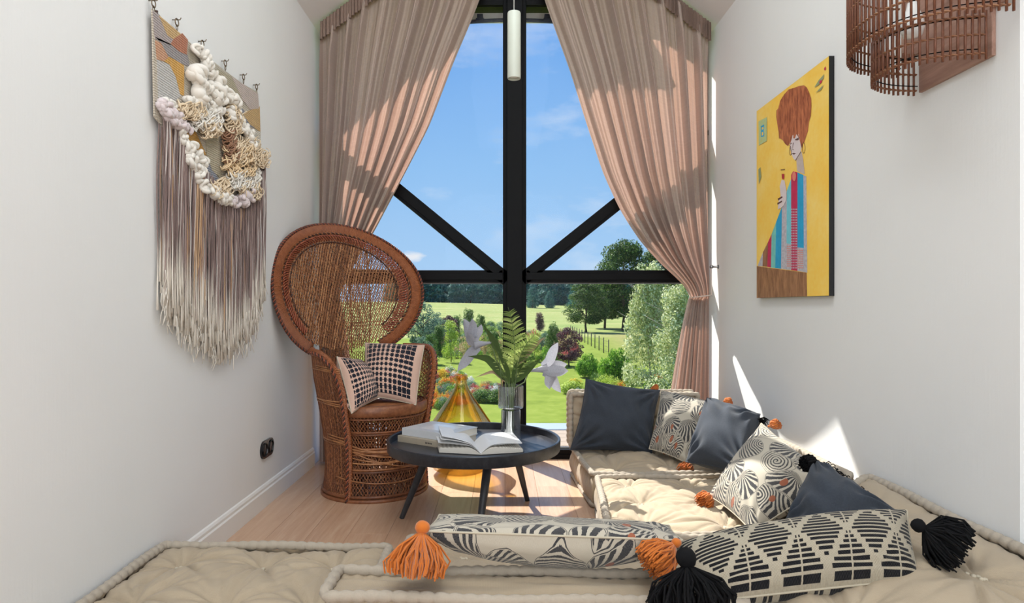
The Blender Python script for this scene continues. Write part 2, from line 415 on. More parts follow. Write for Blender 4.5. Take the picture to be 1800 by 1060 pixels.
# white fascia and dark arched iron tie of the roof overhang outside the top of the window
m = MB(); zr = lambda x: ZW + .05 + SL * min(x - (XL - .12), XR + .12 - x)
m.prism([(-.68, 4.90, 3.18), (.84, 4.90, 3.18), (XC + .5, 4.90, zr(XC + .5)), (XC, 4.90, zr(XC)), (XC - .5, 4.90, zr(XC - .5))], (0, .04, 0)); struct(m.build('trim_1', M_white, smooth=False))
m = MB()
for x0, z0, x1, z1 in ((XL - .35, ZW - .16, XC, ZR + .1), (XC, ZR + .1, XR + .35, ZW - .16)):
    m.prism([(x0, 4.62, z0), (x1, 4.62, z1), (x1, 4.62, z1 + .12), (x0, 4.62, z0 + .12)], (0, .33, 0))
struct(m.build('trim_2', M_white, smooth=False))
def tie():
    t = thing('roof_tie', 'dark arched metal roof tie hanging under the white eave outside window top', 'roof tie', (0.1, 4.85, 3.1), world=True)
    M_tie = plain('weathered_iron', (52, 60, 84), .45, bumpn=(30, .3), var=.3)
    for s in (-1, 1):
        m = MB(); pts = [Vector((XC + s * x, 4.85, 3.165 - .05 * (x / .65) ** 2)) for x in np.linspace(.01, .72, 14)]
        m.tube(pts, .016, 6, flat=(1, .8), up=(0, 0, 1)); m.build('arched_bar', M_tie, t)
        m = MB(); m.box((XC + s * .25 - .03, 4.83, 3.155), (XC + s * .25 + .03, 4.87, 3.175), bev=.004); m.box((XC + s * .25 - .022, 4.84, 3.172), (XC + s * .25 + .022, 4.90, 3.21), bev=.004)
        m.build('bracket', M_tie, t)
tie()
# terrace outside the window with its pale edge
M_terr = plain('terrace_boards', (158, 140, 122), .7, bumpn=(12, .2), var=.1)
M_curb = plain('terrace_edge_metal', (150, 164, 180), .45, var=.05)
def terrace():
    m = MB(); m.box((-2.2, 4.62, -.35), (2.4, 5.55, -.03)); t = struct(m.build('terrace', M_terr, smooth=False, origin=False))
    y = 4.63
    for k in range(6):
        b = MB(); b.box((-2.2, y, -.03), (2.4, y + .148, -.006), bev=.003); b.build('deck_board', M_terr, t, smooth=False); y += .152
    b = MB(); b.box((-2.25, 5.55, -.35), (2.45, 5.85, .0), bev=.01); b.build('edge_flashing', M_curb, t, smooth=False)
terrace()

# ------------------------------------------------------------------ curtains
def curtain_mat():
    M = Mat('linen_curtain'); o, x, y, z = M.uv()
    g = M.vec(x * 1, y * 1); wv = (x * 1400).sin() * .5 + (y * 1500).sin() * .5
    slub = M.noise(M.vec(x * 12, y * 260), 1, 4); slub2 = M.noise(M.vec(x * 300, y * 8), 1, 3)
    f = slub * .6 + slub2 * .4
    col = M.mix(f, s2l((178, 160, 150)), s2l((208, 191, 180)))
    nr = M.bump(wv * .3 + f, .15, .002)
    sh = M.pbr(col, .85, nr, spec=.15, sheen=.2)
    tcol = M.mix(f, s2l((190, 142, 120)), s2l((224, 180, 160)))
    return M.done(M.add_translucent(sh, tcol, .30))
M_curt = curtain_mat()
M_band = plain('curtain_header_linen', (138, 116, 104), .9, bumpn=(80, .3), var=.12)
M_metal = plain('brushed_steel', (160, 160, 162), .3, metal=1)
def interp(pts, v):
    """monotone lookup: pts = [(key, val)...]"""
    k = [p[0] for p in pts]; return np.interp(v, k, [p[1] for p in pts])
def smooth_interp(pts, v):
    k = np.array([p[0] for p in pts], float); w = np.array([p[1] for p in pts], float)
    vv = np.asarray(v, float); acc = 0
    for d, wt in ((-.06, .25), (0, .5), (.06, .25)): acc = acc + wt * np.interp(vv + d, k, w)
    return acc
def curtain(label, side, inner, tie_z, knob, bot):
    """side -1 left / +1 right; inner: [(z, x)] of the free edge from the tie up; bot: (x_wall, x_inner) at the hem"""
    t = thing('curtain', label, 'curtain', (XL + .3 if side < 0 else XR - .3, 4.33, 0), group='linen curtains on the gable window', world=True)
    D = 4.33; nu = 420; nv = 150
    xw = XL + .045 if side < 0 else XR - .045            # wall edge
    xtop = XC - side * .0 + side * .005
    zt = lambda x: ZW - .07 + SL * np.minimum(x - XL, XR - x)
    u = np.linspace(0, 1, nu)                            # 0 wall .. 1 free edge
    r = np.random.default_rng(5 + side)
    nf = 9.5
    ph = 2 * PI * nf * (u + .010 * np.sin(u * 9 + side) + .006 * np.sin(u * 23 + 1)) 
    ampu = .75 + .25 * np.sin(u * 31 + side) + .15 * np.sin(u * 12)
    V = []; UV = []
    s = np.linspace(0, 1, nv)
    ztop_u = zt(xw + (xtop - xw) * u)
    ki = sorted(inner)
    for q in s:
        if q < .72:                                       # above the tie
            f = q / .72
            g = f
            z = ztop_u + (tie_z - ztop_u) * g
            # free edge x at this z ; wall edge x straight, drawn in slightly at the tie
            xi = smooth_interp(ki, z)
            zz = (z - tie_z) / (ztop_u - tie_z)
            wall = xw + (knob - xw) * np.clip(1 - zz * 2.2, 0, 1) ** 2 * .35
            fan = u ** (1 - .0 * f)
            x = wall + (xi - wall) * fan
            # the free edge strand keeps its own line from the top
            x = np.where(z > ki[-1][0], xw + (xtop - xw) * u, x)
            k = np.clip((z - tie_z) / .35, 0, 1)
            amp = (.018 + .046 * k) * ampu
            sag = 0
            head = np.clip((ztop_u - z) / .25, 0, 1)
            amp = amp * (.35 + .65 * head)
        else:
            g = (q - .72) / .28
            z = np.full(nu, tie_z * (1 - g) + .015 * g)
            xi0 = ki[0][1]
            wall = xw + (knob - xw) * .35 * (1 - g) ** 2
            wid = g ** .8
            xi = xi0 + (bot[1] - xi0) * wid
            x = wall + (xi - wall) * u
            amp = (.016 + .020 * np.minimum(1, g * 2)) * ampu
        # folds grow larger and drift towards the hem
        y = D + amp * np.tanh(1.8 * np.sin(ph + .5 * np.sin(ph))) + .16 * amp * np.sin(2 * ph + 3 * q + u * 7) + .10 * amp * np.sin(5 * ph + 2 * q) + .008 * np.sin(5 * q + u * 20)
        x = x + side * .006 * np.cos(ph) * (amp / .03)
        # the gathered edge swings towards the room close to the tie
        if q < .72:
            near = np.exp(-((z - tie_z) / .22) ** 2); y = y - .05 * near * (1 - (2 * u - 1) ** 2) - .03 * u ** 3
            roll = np.clip((u - .93) / .07, 0, 1); y = y + .03 * np.sin(roll * PI * .9); x = x + side * .012 * roll ** 2
        V.append(np.stack([x, y, z], -1)); UV.append(np.stack([u * 1.0, np.full(nu, q)], -1))
    V = np.array(V); UV = np.array(UV)
    i = np.arange(nv - 1)[:, None]; j = np.arange(nu - 1)[None, :]
    Fq = np.stack(np.broadcast_arrays(i * nu + j, i * nu + j + 1, (i + 1) * nu + j + 1, (i + 1) * nu + j), -1).reshape(-1, 4)
    m = MB(); m.add(V.reshape(-1, 3), Fq.tolist(), 0, UV.reshape(-1, 2)); m.build('cloth', M_curt, t)
    # gathered heading tape along the slope
    m = MB(); n2 = 900; uu = np.linspace(0, 1, n2); xs = xw + (xtop - xw) * uu
    ph2 = 2 * PI * 62 * (uu + .004 * np.sin(uu * 40) + .002 * np.sin(uu * 90)); rows = []
    for k, (dz, a) in enumerate(((.022, .010), (0, .018), (-.02, .015), (-.05, .019), (-.08, .014), (-.10, .022))):
        zz = zt(xs) + .028 + dz + .004 * np.sin(ph2)
        rows.append(np.stack([xs + .006 * np.cos(ph2), D - .02 + a * (np.sin(ph2) * (.7 + .3 * np.sin(uu * 77)) - .3), zz], -1))
    rows = np.array(rows); R = len(rows)
    i = np.arange(R - 1)[:, None]; j = np.arange(n2 - 1)[None, :]
    Fq = np.stack(np.broadcast_arrays(i * n2 + j, i * n2 + j + 1, (i + 1) * n2 + j + 1, (i + 1) * n2 + j), -1).reshape(-1, 4)
    m.add(rows.reshape(-1, 3), Fq.tolist()); m.build('pleated_heading', M_band, t)
    # tie cord round the gathers, to the knob on the wall
    xi = ki[0][1]; m = MB()
    kx = XL + .05 if side < 0 else XR - .05; kz = tie_z + .20
    pts = [Vector((xi + (knob - xi) * f, D - .055 - .035 * math.sin(PI * f), tie_z + .015 * f)) for f in np.linspace(0, 1, 8)]
    pts += [Vector((knob + (kx - knob) * f, D - .05 - .0 * f, tie_z + .015 + (kz - tie_z - .015) * f)) for f in np.linspace(.15, 1, 5)]
    m.tube(pts, .0035, 6)
    pts = [Vector((xi + (knob - xi) * f, D + .02 * math.sin(PI * f), tie_z - .004)) for f in np.linspace(0, 1, 8)]; m.tube(pts, .0035, 6)
    m.build('tie_cord', plain('tie_cord', (206, 190, 180), .8), t)
    # knob
    m = MB(); wx = XL if side < 0 else XR
    m.tube([Vector((wx, D - .05, kz)), Vector((wx - side * .012, D - .05, kz)), Vector((wx - side * .035, D - .05, kz))], [.014, .006, .006], 14)
    m.sphere((wx - side * .045, D - .05, kz), .013, sub=2)
    tag(m.build('holdback_knob', M_metal), 'small steel holdback knob on the %s wall beside the curtain tie' % ('right' if side > 0 else 'left'), 'curtain knob')
def pxz(px, py, d=4.33): return (H + (VY - py) / F * d, (px - VX) / F * d)
right_edge = [pxz(1212, 523), pxz(1200, 500), pxz(1160, 465), pxz(1122, 420), pxz(1090, 370), pxz(1060, 305), pxz(1030, 215), pxz(1002, 125), pxz(975, 50), pxz(957, 0), pxz(930, -100), pxz(906, -215)]
left_edge = [pxz(596, 523), pxz(612, 490), pxz(632, 450), pxz(657, 412), pxz(690, 350), pxz(722, 290), pxz(758, 220), pxz(800, 110), pxz(830, 40), pxz(846, 0), pxz(872, -100), pxz(900, -215)]
curtain('pinkish linen curtain tied back against the right wall, catching patches of sun', 1, right_edge, pxz(0, 523)[0], (1246 - VX) / F * 4.33, (XR - .02, (1164 - VX) / F * 4.33))
curtain('pinkish linen curtain swept to the left behind the peacock chair', -1, left_edge, pxz(0, 523)[0], (557 - VX) / F * 4.33, (XL + .03, (640 - VX) / F * 4.33))
# ------------------------------------------------------------------ the garden and the country beyond
def gz(x, y):
    x = np.asarray(x, float); y = np.asarray(y, float)
    t = np.clip((y - 95) / 215, 0, 1); s = t * t * (3 - 2 * t)
    side = np.clip((x + 60) / 160, 0, 1)
    return -3.0 + 5.9 * s * (1 - .55 * side) + .12 * np.sin(x * .05 + y * .03) * np.clip((y - 20) / 60, 0, 1)
def gd(py):                                            # distance at which flat ground shows at this pixel row
    return F * (H + 3.0) / (py - VY)
def at(px, py):                                        # ground point seen at a pixel
    y = gd(max(py, 541))
    for _ in range(40):
        x = (px - VX) / F * y; z = float(gz(x, y)); r = H - (py - VY) / F * y
        if abs(r - z) < .01: break
        if py > VY + 2: y += (r - z) / ((py - VY) / F) * .5
        else: break
        y = max(8, min(y, 400))
    return Vector(((px - VX) / F * y, y, float(gz((px - VX) / F * y, y))))
def ground():
    M = Mat('grass_ground'); o, x, y, z = M.uv(obj=True)
    n1 = M.noise(o, .12, 5, .6); n2 = M.noise(o, 2.2, 6, .7); n3 = M.noise(o, .6, 4, .6); n4 = M.noise(M.vec(x * .02, y * .25), 1, 4)
    lawn = M.ramp(n2 * .5 + n3 * .5, [(.32, s2l((128, 152, 48))), (.5, s2l((158, 180, 66))), (.68, s2l((182, 198, 88)))])
    field = M.ramp(n4 * .6 + n1 * .4, [(.35, s2l((148, 176, 90))), (.5, s2l((188, 200, 118))), (.66, s2l((214, 208, 140)))])
    d = ((y + x * -.25 + (n3 - .5) * 22) - 78) * .2
    f = d.max(0).min(1)
    col = M.mix(f, lawn, field)
    rough_grass = M.ramp(n2, [(.35, s2l((150, 158, 84))), (.6, s2l((206, 196, 126)))])
    g = (((y * -.1 + x) - 3) * .25).max(0).min(1) * (((y - 42) * .2).max(0).min(1)) * (((100 - y) * .1).max(0).min(1))
    col = M.mix(g, col, rough_grass)
    col = M.mix(.46, col, (0, 0, 0)); mat = M.done(M.pbr(col, .95, M.bump(n2, .5, .05), spec=.1))
    ys = np.concatenate([np.linspace(6, 60, 60), np.linspace(62, 420, 110)]); xs = np.linspace(-1, 1, 90)
    Y, U = np.meshgrid(ys, xs, indexing='ij'); Xg = U * (25 + Y * 1.15)
    V = np.stack([Xg, Y, gz(Xg, Y)], -1); n = len(xs)
    i = np.arange(len(ys) - 1)[:, None]; j = np.arange(n - 1)[None, :]
    Fq = np.stack(np.broadcast_arrays(i * n + j, i * n + j + 1, (i + 1) * n + j + 1, (i + 1) * n + j), -1).reshape(-1, 4)
    m = MB(); m.add(V.reshape(-1, 3), Fq.tolist()); struct(m.build('ground', mat, origin=False))
ground()
DIM = {'forest_leaves': 1.9, 'bright_leaves': 1.2, 'pale_leaves': 1.15, 'lime_leaves': 1.1, 'lily_leaf_green': .8, 'fern_green': 1.2, 'mid_leaves': 1.1}
def leaf_mat(name, dark, mid, light, tr=.35):
    K = DIM.get(name, 1)
    M = Mat(name); r = M.rnd(True); o, x, y, z = M.uv(obj=True); n = M.noise(o, .9, 3)
    col = M.ramp(r * .6 + n * .4, [(.25, tuple(.85 * K * v for v in s2l(dark))), (.5, tuple(.85 * K * v for v in s2l(mid))), (.78, tuple(.92 * K * v for v in s2l(light)))])
    return M.done(M.add_translucent(M.pbr(col, .6, spec=.2), col, tr))
LM = {
 'oak': leaf_mat('oak_leaves', (44, 74, 40), (78, 112, 56), (128, 156, 80)),
 'forest': leaf_mat('forest_leaves', (44, 82, 84), (62, 104, 98), (90, 130, 110), .2),  # blue of the distance haze is put into this leaf colour
 'bluegreen': leaf_mat('willow_leaves', (86, 120, 104), (120, 152, 128), (160, 184, 150)),
 'pale': leaf_mat('pale_leaves', (150, 166, 100), (200, 208, 150), (240, 242, 204)),
 'bright': leaf_mat('bright_leaves', (74, 122, 34), (118, 166, 48), (170, 208, 80)),
 'lime': leaf_mat('lime_leaves', (140, 166, 50), (180, 204, 76), (214, 226, 120)),
 'purple': leaf_mat('purple_leaves', (66, 40, 52), (104, 66, 78), (140, 98, 100)),
 'mid': leaf_mat('mid_leaves', (62, 98, 44), (96, 134, 60), (140, 170, 86)),
 'straw': leaf_mat('straw_grass', (172, 150, 104), (206, 184, 134), (230, 212, 168)),
 'orange': leaf_mat('orange_petals', (214, 110, 40), (236, 146, 60), (248, 190, 90), .4),
 'yellow': leaf_mat('yellow_petals', (222, 180, 30), (240, 206, 60), (250, 228, 110), .4),
 'red': leaf_mat('red_petals', (168, 52, 60), (200, 80, 86), (226, 130, 124), .4),
 'white': leaf_mat('white_petals', (214, 212, 206), (238, 236, 230), (252, 252, 250), .4),
}
M_bark = plain('bark', (92, 78, 64), .9, bumpn=(6, .6), var=.25)
M_bark2 = plain('birch_bark', (170, 160, 146), .8, bumpn=(6, .4), var=.25)
def leaves_mesh(name, n, size, clusters, mat, seed=0, flat=0, hang=0, shell=.7):
    """clusters: array (k, 6) centre xyz, radii xyz; small folded leaves scattered over them"""
    r = np.random.default_rng(seed); C = np.asarray(clusters, float)
    vol = (C[:, 3] * C[:, 4] * C[:, 5]) ** (2 / 3); k = r.choice(len(C), n, p=vol / vol.sum())
    d = r.normal(size=(n, 3)); d /= np.linalg.norm(d, axis=1)[:, None]
    rad = shell + (1 - shell) * r.random(n) ** .5; rad *= (.86 + .22 * r.random(n))
    c = C[k, :3] + d * C[k, 3:] * rad[:, None]
    nr = d + r.normal(size=(n, 3)) * .55; nr[:, 2] += .3; nr /= np.linalg.norm(nr, axis=1)[:, None]
    a = np.cross(nr, r.normal(size=(n, 3))); a /= np.linalg.norm(a, axis=1)[:, None]
    if hang: a = a * (1 - hang) + np.array([0, 0, -1.]) * hang; a /= np.linalg.norm(a, axis=1)[:, None]
    b = np.cross(nr, a); b /= np.maximum(np.linalg.norm(b, axis=1), 1e-6)[:, None]
    s = size * (.6 + .8 * r.random(n))[:, None]
    V = np.stack([c - a * s, c + b * s * .5 + nr * s * .12, c + a * s, c - b * s * .5 + nr * s * .12], 1).reshape(-1, 3)
    me = bpy.data.meshes.new(name); me.vertices.add(len(V)); me.vertices.foreach_set('co', V.ravel())
    me.loops.add(4 * n); me.loops.foreach_set('vertex_index', np.arange(4 * n)); me.polygons.add(n)
    me.polygons.foreach_set('loop_start', np.arange(0, 4 * n, 4)); me.materials.append(mat); me.update(calc_edges=True)
    return me
def ob(name, me, parent=None, loc=(0, 0, 0)):
    o = bpy.data.objects.new(name, me); COL.objects.link(o); o.parent = parent; o.location = loc; return o
def crown(kind, seed, n):
    r = np.random.default_rng(seed); c = []
    if kind == 'round':
        for _ in range(n):
            t = r.random(); z = .20 + .74 * t; R = .34 * math.sin(PI * min(1, (t * .86 + .14))) ** .6 * (.4 + .6 * r.random() ** .5)
            a = r.random() * 2 * PI; s = .07 + .05 * r.random(); c.append((R * math.cos(a), R * math.sin(a), z, s * 1.15, s * 1.15, s * .75))
    elif kind == 'dense':
        for _ in range(n):
            t = r.random(); R = .30 * (1 - t ** 2.5 * .8) * r.random() ** .5; a = r.random() * 2 * PI; s = .10 + .05 * r.random(); c.append((R * math.cos(a), R * math.sin(a), .06 + .82 * t, s, s, s * 1.1))
    elif kind == 'column':
        for _ in range(n):
            t = r.random(); a = r.random() * 2 * PI; R = .10 * r.random(); s = .08 + .05 * r.random(); c.append((R * math.cos(a), R * math.sin(a), .12 + .8 * t, s, s, s * 1.4))
    elif kind == 'sparse':
        for _ in range(n):
            t = r.random() ** .9; a = r.random() * 2 * PI; R = .30 * (1 - t * .65) * r.random() ** .5; s = .045 + .04 * r.random(); c.append((R * math.cos(a), R * math.sin(a), .10 + .86 * t, s, s, s * 1.5))
    elif kind == 'mound':
        for _ in range(n):
            a = r.random() * 2 * PI; R = .62 * r.random() ** .5; s = .22 + .14 * r.random(); c.append((R * math.cos(a), R * math.sin(a), .25 + .55 * (1 - (R / .7) ** 2) * r.random(), s, s, s * .9))
    elif kind == 'spiky':
        for _ in range(n):
            a = r.random() * 2 * PI; R = .6 * r.random() ** .5; c.append((R * math.cos(a), R * math.sin(a), .5, .12, .12, .5))
    return c
def trunk_mesh(name, mat, branches, h, r0, seed=0):
    r = np.random.default_rng(seed); m = MB()
    m.tube([Vector((0.012 * math.sin(k * 2.), .01 * math.cos(k * 1.7), h * k / 6)) for k in range(7)], [r0 * (1 - .75 * k / 6) for k in range(7)], 7)
    for k in range(branches):
        a = r.random() * 2 * PI; z0 = h * (.35 + .45 * r.random()); L = .22 + .12 * r.random()
        m.tube([Vector((0, 0, z0)), Vector((math.cos(a) * L * .5, math.sin(a) * L * .5, z0 + L * .45)), Vector((math.cos(a) * L, math.sin(a) * L, z0 + L * .7))], [r0 * .5, r0 * .3, r0 * .1], 5)
    return m.mesh(name, mat)
MESH = {}
def tree_kind(key, kind, mat, n, size, ncl, seed, bark=M_bark, h=.75, r0=.022, hang=0, shell=.6, br=7):
    MESH[key] = (leaves_mesh(key + '_crown', n, size, crown(kind, seed, ncl), LM[mat], seed, hang=hang, shell=shell), trunk_mesh(key + '_trunk', bark, br, h, r0, seed))
tree_kind('oak_a', 'round', 'oak', 15000, .014, 85, 11, r0=.02); tree_kind('oak_b', 'round', 'oak', 15000, .014, 80, 12, r0=.02)
tree_kind('forest_a', 'dense', 'forest', 2600, .036, 50, 13); tree_kind('forest_b', 'dense', 'forest', 2600, .036, 44, 14)
tree_kind('birch', 'sparse', 'pale', 15000, .012, 150, 15, bark=M_bark2, h=.93, r0=.010, hang=.4, br=16)
tree_kind('young', 'sparse', 'lime', 3500, .018, 60, 16, h=.85, r0=.012, hang=.2)
tree_kind('youngmid', 'sparse', 'mid', 5000, .017, 70, 17, h=.85, r0=.014)
tree_kind('purple_col', 'column', 'purple', 4000, .020, 40, 18, h=.7); tree_kind('purple_round', 'round', 'purple', 6000, .018, 46, 19)
tree_kind('willowy', 'round', 'bluegreen', 6000, .017, 44, 20, hang=.3); tree_kind('green_col', 'column', 'mid', 5000, .018, 46, 21)
def plant_tree(key, name, label, cat, loc, h, w=1.0, group=None, rot=0):
    t = thing(name, label, cat, loc, rot, group); t.scale = (h * w, h * w, h)
    ob('crown', MESH[key][0], t); ob('trunk', MESH[key][1], t); return t
def tree_px(key, name, label, px, pyb, pyt, w=1.0, group=None, dist=None, cat='tree'):
    if dist is None: p = at(px, pyb)
    else: x = (px - VX) / F * dist; p = Vector((x, dist, float(gz(x, dist))))
    h = H + (VY - pyt) / F * p.y - p.z
    return plant_tree(key, name, label, cat, p, h, w, group, rot=rng.random() * 6)
# forest across the fields
for k in range(46):
    px = 690 + k * 9.2 + rng.uniform(-3, 3); d = 318 + rng.uniform(-8, 14)
    if px > 1010: d -= 40
    tree_px('forest_a' if k % 2 else 'forest_b', 'forest_tree', 'dark blue-green tree of the distant forest edge across the fields', px, 0, rng.uniform(484, 496), 1.25, 'forest edge across the fields', dist=d)
for px, top, w in ((936, 499, .8), (966, 512, .95), (1010, 498, .9)):
    tree_px('forest_b', 'tree', {936: 'rounded blue-green tree in the right field beside the mullion', 966: 'low round bush at the far end of the right field', 1010: 'dark tree at the forest end just left of the oaks'}[px], px, 0, top, w, dist=230)
tree_px('oak_a', 'oak_tree', 'leftmost broad oak with clear trunk in the meadow right of mullion', 1030, 579, 494, 1.15, dist=100)
tree_px('oak_b', 'oak_tree', 'tallest oak, its crown rising above the transom beside the right curtain', 1096, 577, 418, .86, dist=108)
tree_px('oak_a', 'oak_tree', 'dark oak partly hidden by the right curtain', 1158, 577, 432, .9, dist=112)
tree_px('oak_b', 'oak_tree', 'oak behind the pale birch, low beside the curtain tie', 1205, 590, 455, .9, dist=92)
tree_px('oak_a', 'oak_tree', 'shorter rounded oak filling the gap between the leftmost and the tallest oak', 1064, 578, 474, 1.1, dist=116)
tree_px('birch', 'birch_tree', 'tall sparse pale green birch in front of the oaks beside the curtain', 1142, 690, 470, .80, dist=30)
tree_px('birch', 'birch_tree', 'pale wispy birch half hidden by the right curtain edge', 1196, 700, 505, .95, dist=27)
tree_px('purple_col', 'shrub', 'narrow purple column shrub standing alone in the meadow right of mullion', 949, 582, 550, 1.5, cat='shrub')
tree_px('purple_round', 'shrub', 'wine red spreading shrub behind the right lily, by the wire fence', 1000, 645, 574, 1.0, cat='shrub')
tree_px('youngmid', 'tree', 'slim green sapling beside the wine red shrub', 972, 640, 566, .8)
tree_px('willowy', 'tree', 'blue-green willowy tree beside the peacock chair rim', 744, 622, 528, .9)
tree_px('willowy', 'tree', 'lower blue-green tree right of the one beside the chair rim', 768, 612, 548, .9)
tree_px('purple_round', 'shrub', 'purple leaved small tree in the left meadow', 788, 606, 553, .9, cat='shrub')
tree_px('green_col', 'shrub', 'dense green upright shrub right of the purple small tree', 801, 604, 556, 1.3, cat='shrub')
tree_px('youngmid', 'tree', 'airy round-headed young tree in the left meadow near mullion', 824, 590, 541, 1.0)
tree_px('youngmid', 'tree', 'small pale young tree just left of the mullion', 845, 594, 552, 1.1)
tree_px('young', 'tree', 'yellow-green sapling standing on the left lawn', 793, 637, 566, .9)
# shrubs and flower beds
r2 = random.Random(4)
SHM = {}
def shrub(kind, mat, px, py, wpx, hpx, name, label, cat='shrub', n=2600, size=.05, group=None, hang=0, dist=None):
    key = (kind, mat, n)
    if key not in SHM: SHM[key] = leaves_mesh(mat + '_foliage', n, size, crown(kind, len(SHM) + 40, 26 if kind != 'spiky' else 40), LM[mat], len(SHM) + 3, hang=.75 if kind == 'spiky' else hang, shell=.5)
    if dist: p = Vector(((px - VX) / F * dist, dist, -3.0))
    else: p = at(px, py)
    t = thing(name, label, cat, p, r2.random() * 6, group); w = wpx / F * p.y * .5 / .85; t.scale = (w, w, hpx / F * p.y / 1.0)
    ob('foliage', SHM[key], t); return t
shrub('mound', 'bright', 1083, 672, 62, 64, 'bush', 'large bright green bush in front of the pale birch', n=9000, size=.045)
shrub('mound', 'bright', 1034, 664, 44, 46, 'bush', 'smaller bright green bush left of the large one', n=9000, size=.045)
shrub('mound', 'lime', 1010, 692, 56, 26, 'bush', 'low yellow-green bush above the dark cushion', n=5000, size=.045)
shrub('mound', 'bluegreen', 1020, 702, 40, 22, 'bush', 'low grey-green bush at the lawn edge above the dark cushion', n=5000, size=.045)
shrub('mound', 'yellow', 1012, 674, 26, 10, 'flower_clump', 'yellow flower clump between the low bushes on the right', 'flowers', n=1200)
shrub('mound', 'mid', 880, 708, 50, 26, 'bush', 'dark green clump in the left bed beside the vase', n=5000, size=.045)
shrub('mound', 'mid', 845, 706, 56, 24, 'bush', 'dark green clump in the middle of the round left bed', n=5000, size=.045)
shrub('mound', 'bright', 812, 704, 40, 22, 'bush', 'fresh green clump at the left of the round bed', n=5000, size=.045)
cols = ['orange', 'yellow', 'red', 'white', 'mid', 'bright', 'bluegreen', 'straw', 'lime', 'mid']
words = {'orange': 'orange flowering', 'yellow': 'yellow flowering', 'red': 'red flowering', 'white': 'white flowering', 'mid': 'green leafy', 'bright': 'bright green leafy', 'bluegreen': 'grey-green leafy', 'straw': 'straw coloured grassy', 'lime': 'yellow-green leafy'}
def bed(where, pts, w, h, palette):
    for px, py in pts:
        c = r2.choice(palette); fl = c in ('orange', 'yellow', 'red', 'white')
        shrub('mound' if c != 'straw' else 'spiky', c, px, py, w * r2.uniform(.7, 1.3), h * r2.uniform(.7, 1.2), 'flower_clump' if fl else 'bed_plant',
              words[c] + ' clump in the ' + where, 'flowers' if fl else 'plant', n=1200, group=words[c] + ' clumps in the ' + where)
def scat(x0, x1, y0, y1, n): return [(r2.uniform(x0, x1), r2.uniform(y0, y1)) for _ in range(n)]
bed('round bed left of the mullion', scat(812, 905, 682, 706, 34), 26, 18, ['mid', 'bright', 'red', 'straw', 'white', 'orange', 'bluegreen'])
bed('bed beside the chair arm', scat(752, 812, 660, 724, 48), 26, 20, ['orange', 'yellow', 'red', 'bright', 'bluegreen', 'mid', 'orange', 'mid'])
bed('long border across the left lawn', scat(735, 884, 602, 630, 60), 32, 22, ['straw', 'mid', 'bluegreen', 'lime', 'straw', 'bright'])
bed('planting behind the right lawn', scat(926, 1014, 592, 640, 44), 28, 22, ['mid', 'lime', 'bright', 'bluegreen', 'red', 'straw'])
bed('border under the birches', scat(1050, 1200, 665, 712, 34), 34, 26, ['lime', 'mid', 'orange', 'bright', 'bluegreen', 'pale' if False else 'lime'])
bed('far hedge left of the mullion', scat(740, 884, 574, 602, 40), 22, 17, ['mid', 'bluegreen', 'lime'])
for px, py in ((800, 668), (808, 686), (822, 674), (792, 660)):
    shrub('mound', 'white', px, py, 26, 20, 'white_flower_head', 'big shaggy white blossom clump above the amber bottle', 'flowers', n=1200, group='big shaggy white blossom clumps above the bottle')
for k, (px, py) in enumerate([(838, 742), (852, 744), (866, 741), (932, 744), (946, 742), (960, 744), (974, 741), (988, 744), (1000, 742)]):
    shrub('spiky', 'mid', px, py, 22, r2.uniform(18, 30), 'tall_grass_clump', 'tall green grass clump just beyond the terrace edge', 'plant', n=1200, group='tall grass clumps just beyond the terrace', dist=19)
for px, b, tp, k_, lb in ((742, 648, 590, 'willowy', 'grey-green shrub tree just right of the chair rim, above the arm'), (757, 640, 585, 'youngmid', 'loose green young tree between chair rim and the yellow-green sapling'), (772, 626, 574, 'green_col', 'narrow green shrub left of the yellow-green sapling'),
                          (868, 628, 580, 'youngmid', 'young green tree near the mullion behind the left lily'), (940, 636, 590, 'young', 'yellow-green sapling right of the mullion'), (958, 622, 584, 'willowy', 'grey-green shrub tree right of the mullion')):
    tree_px(k_, 'tree', lb, px, b, tp, 1.1)
# wire fence across the meadow
def fence():
    a = at(1004, 634); b = at(1066, 612); a = Vector(((1003 - VX) / F * 88, 88, float(gz(9, 88)))); b = Vector(((1070 - VX) / F * 52, 52, -3.0))
    t = thing('wire_fence', 'wire fence on thin posts running down the right meadow', 'fence', a, world=True); Mp = plain('fence_post', (78, 74, 66), .9, var=.2)
    n = 13; tops = []
    for k in range(n):
        p = a.lerp(b, k / (n - 1)); m = MB(); m.tube([p, p + Vector((0, 0, 1.35))], .04, 6); m.build('post', Mp, t); tops.append(p)
    for hgt in (.3, .7, 1.15):
        m = MB(); m.tube([p + Vector((0, 0, hgt)) for p in tops], .008, 4); m.build('wire', Mp, t)
fence()
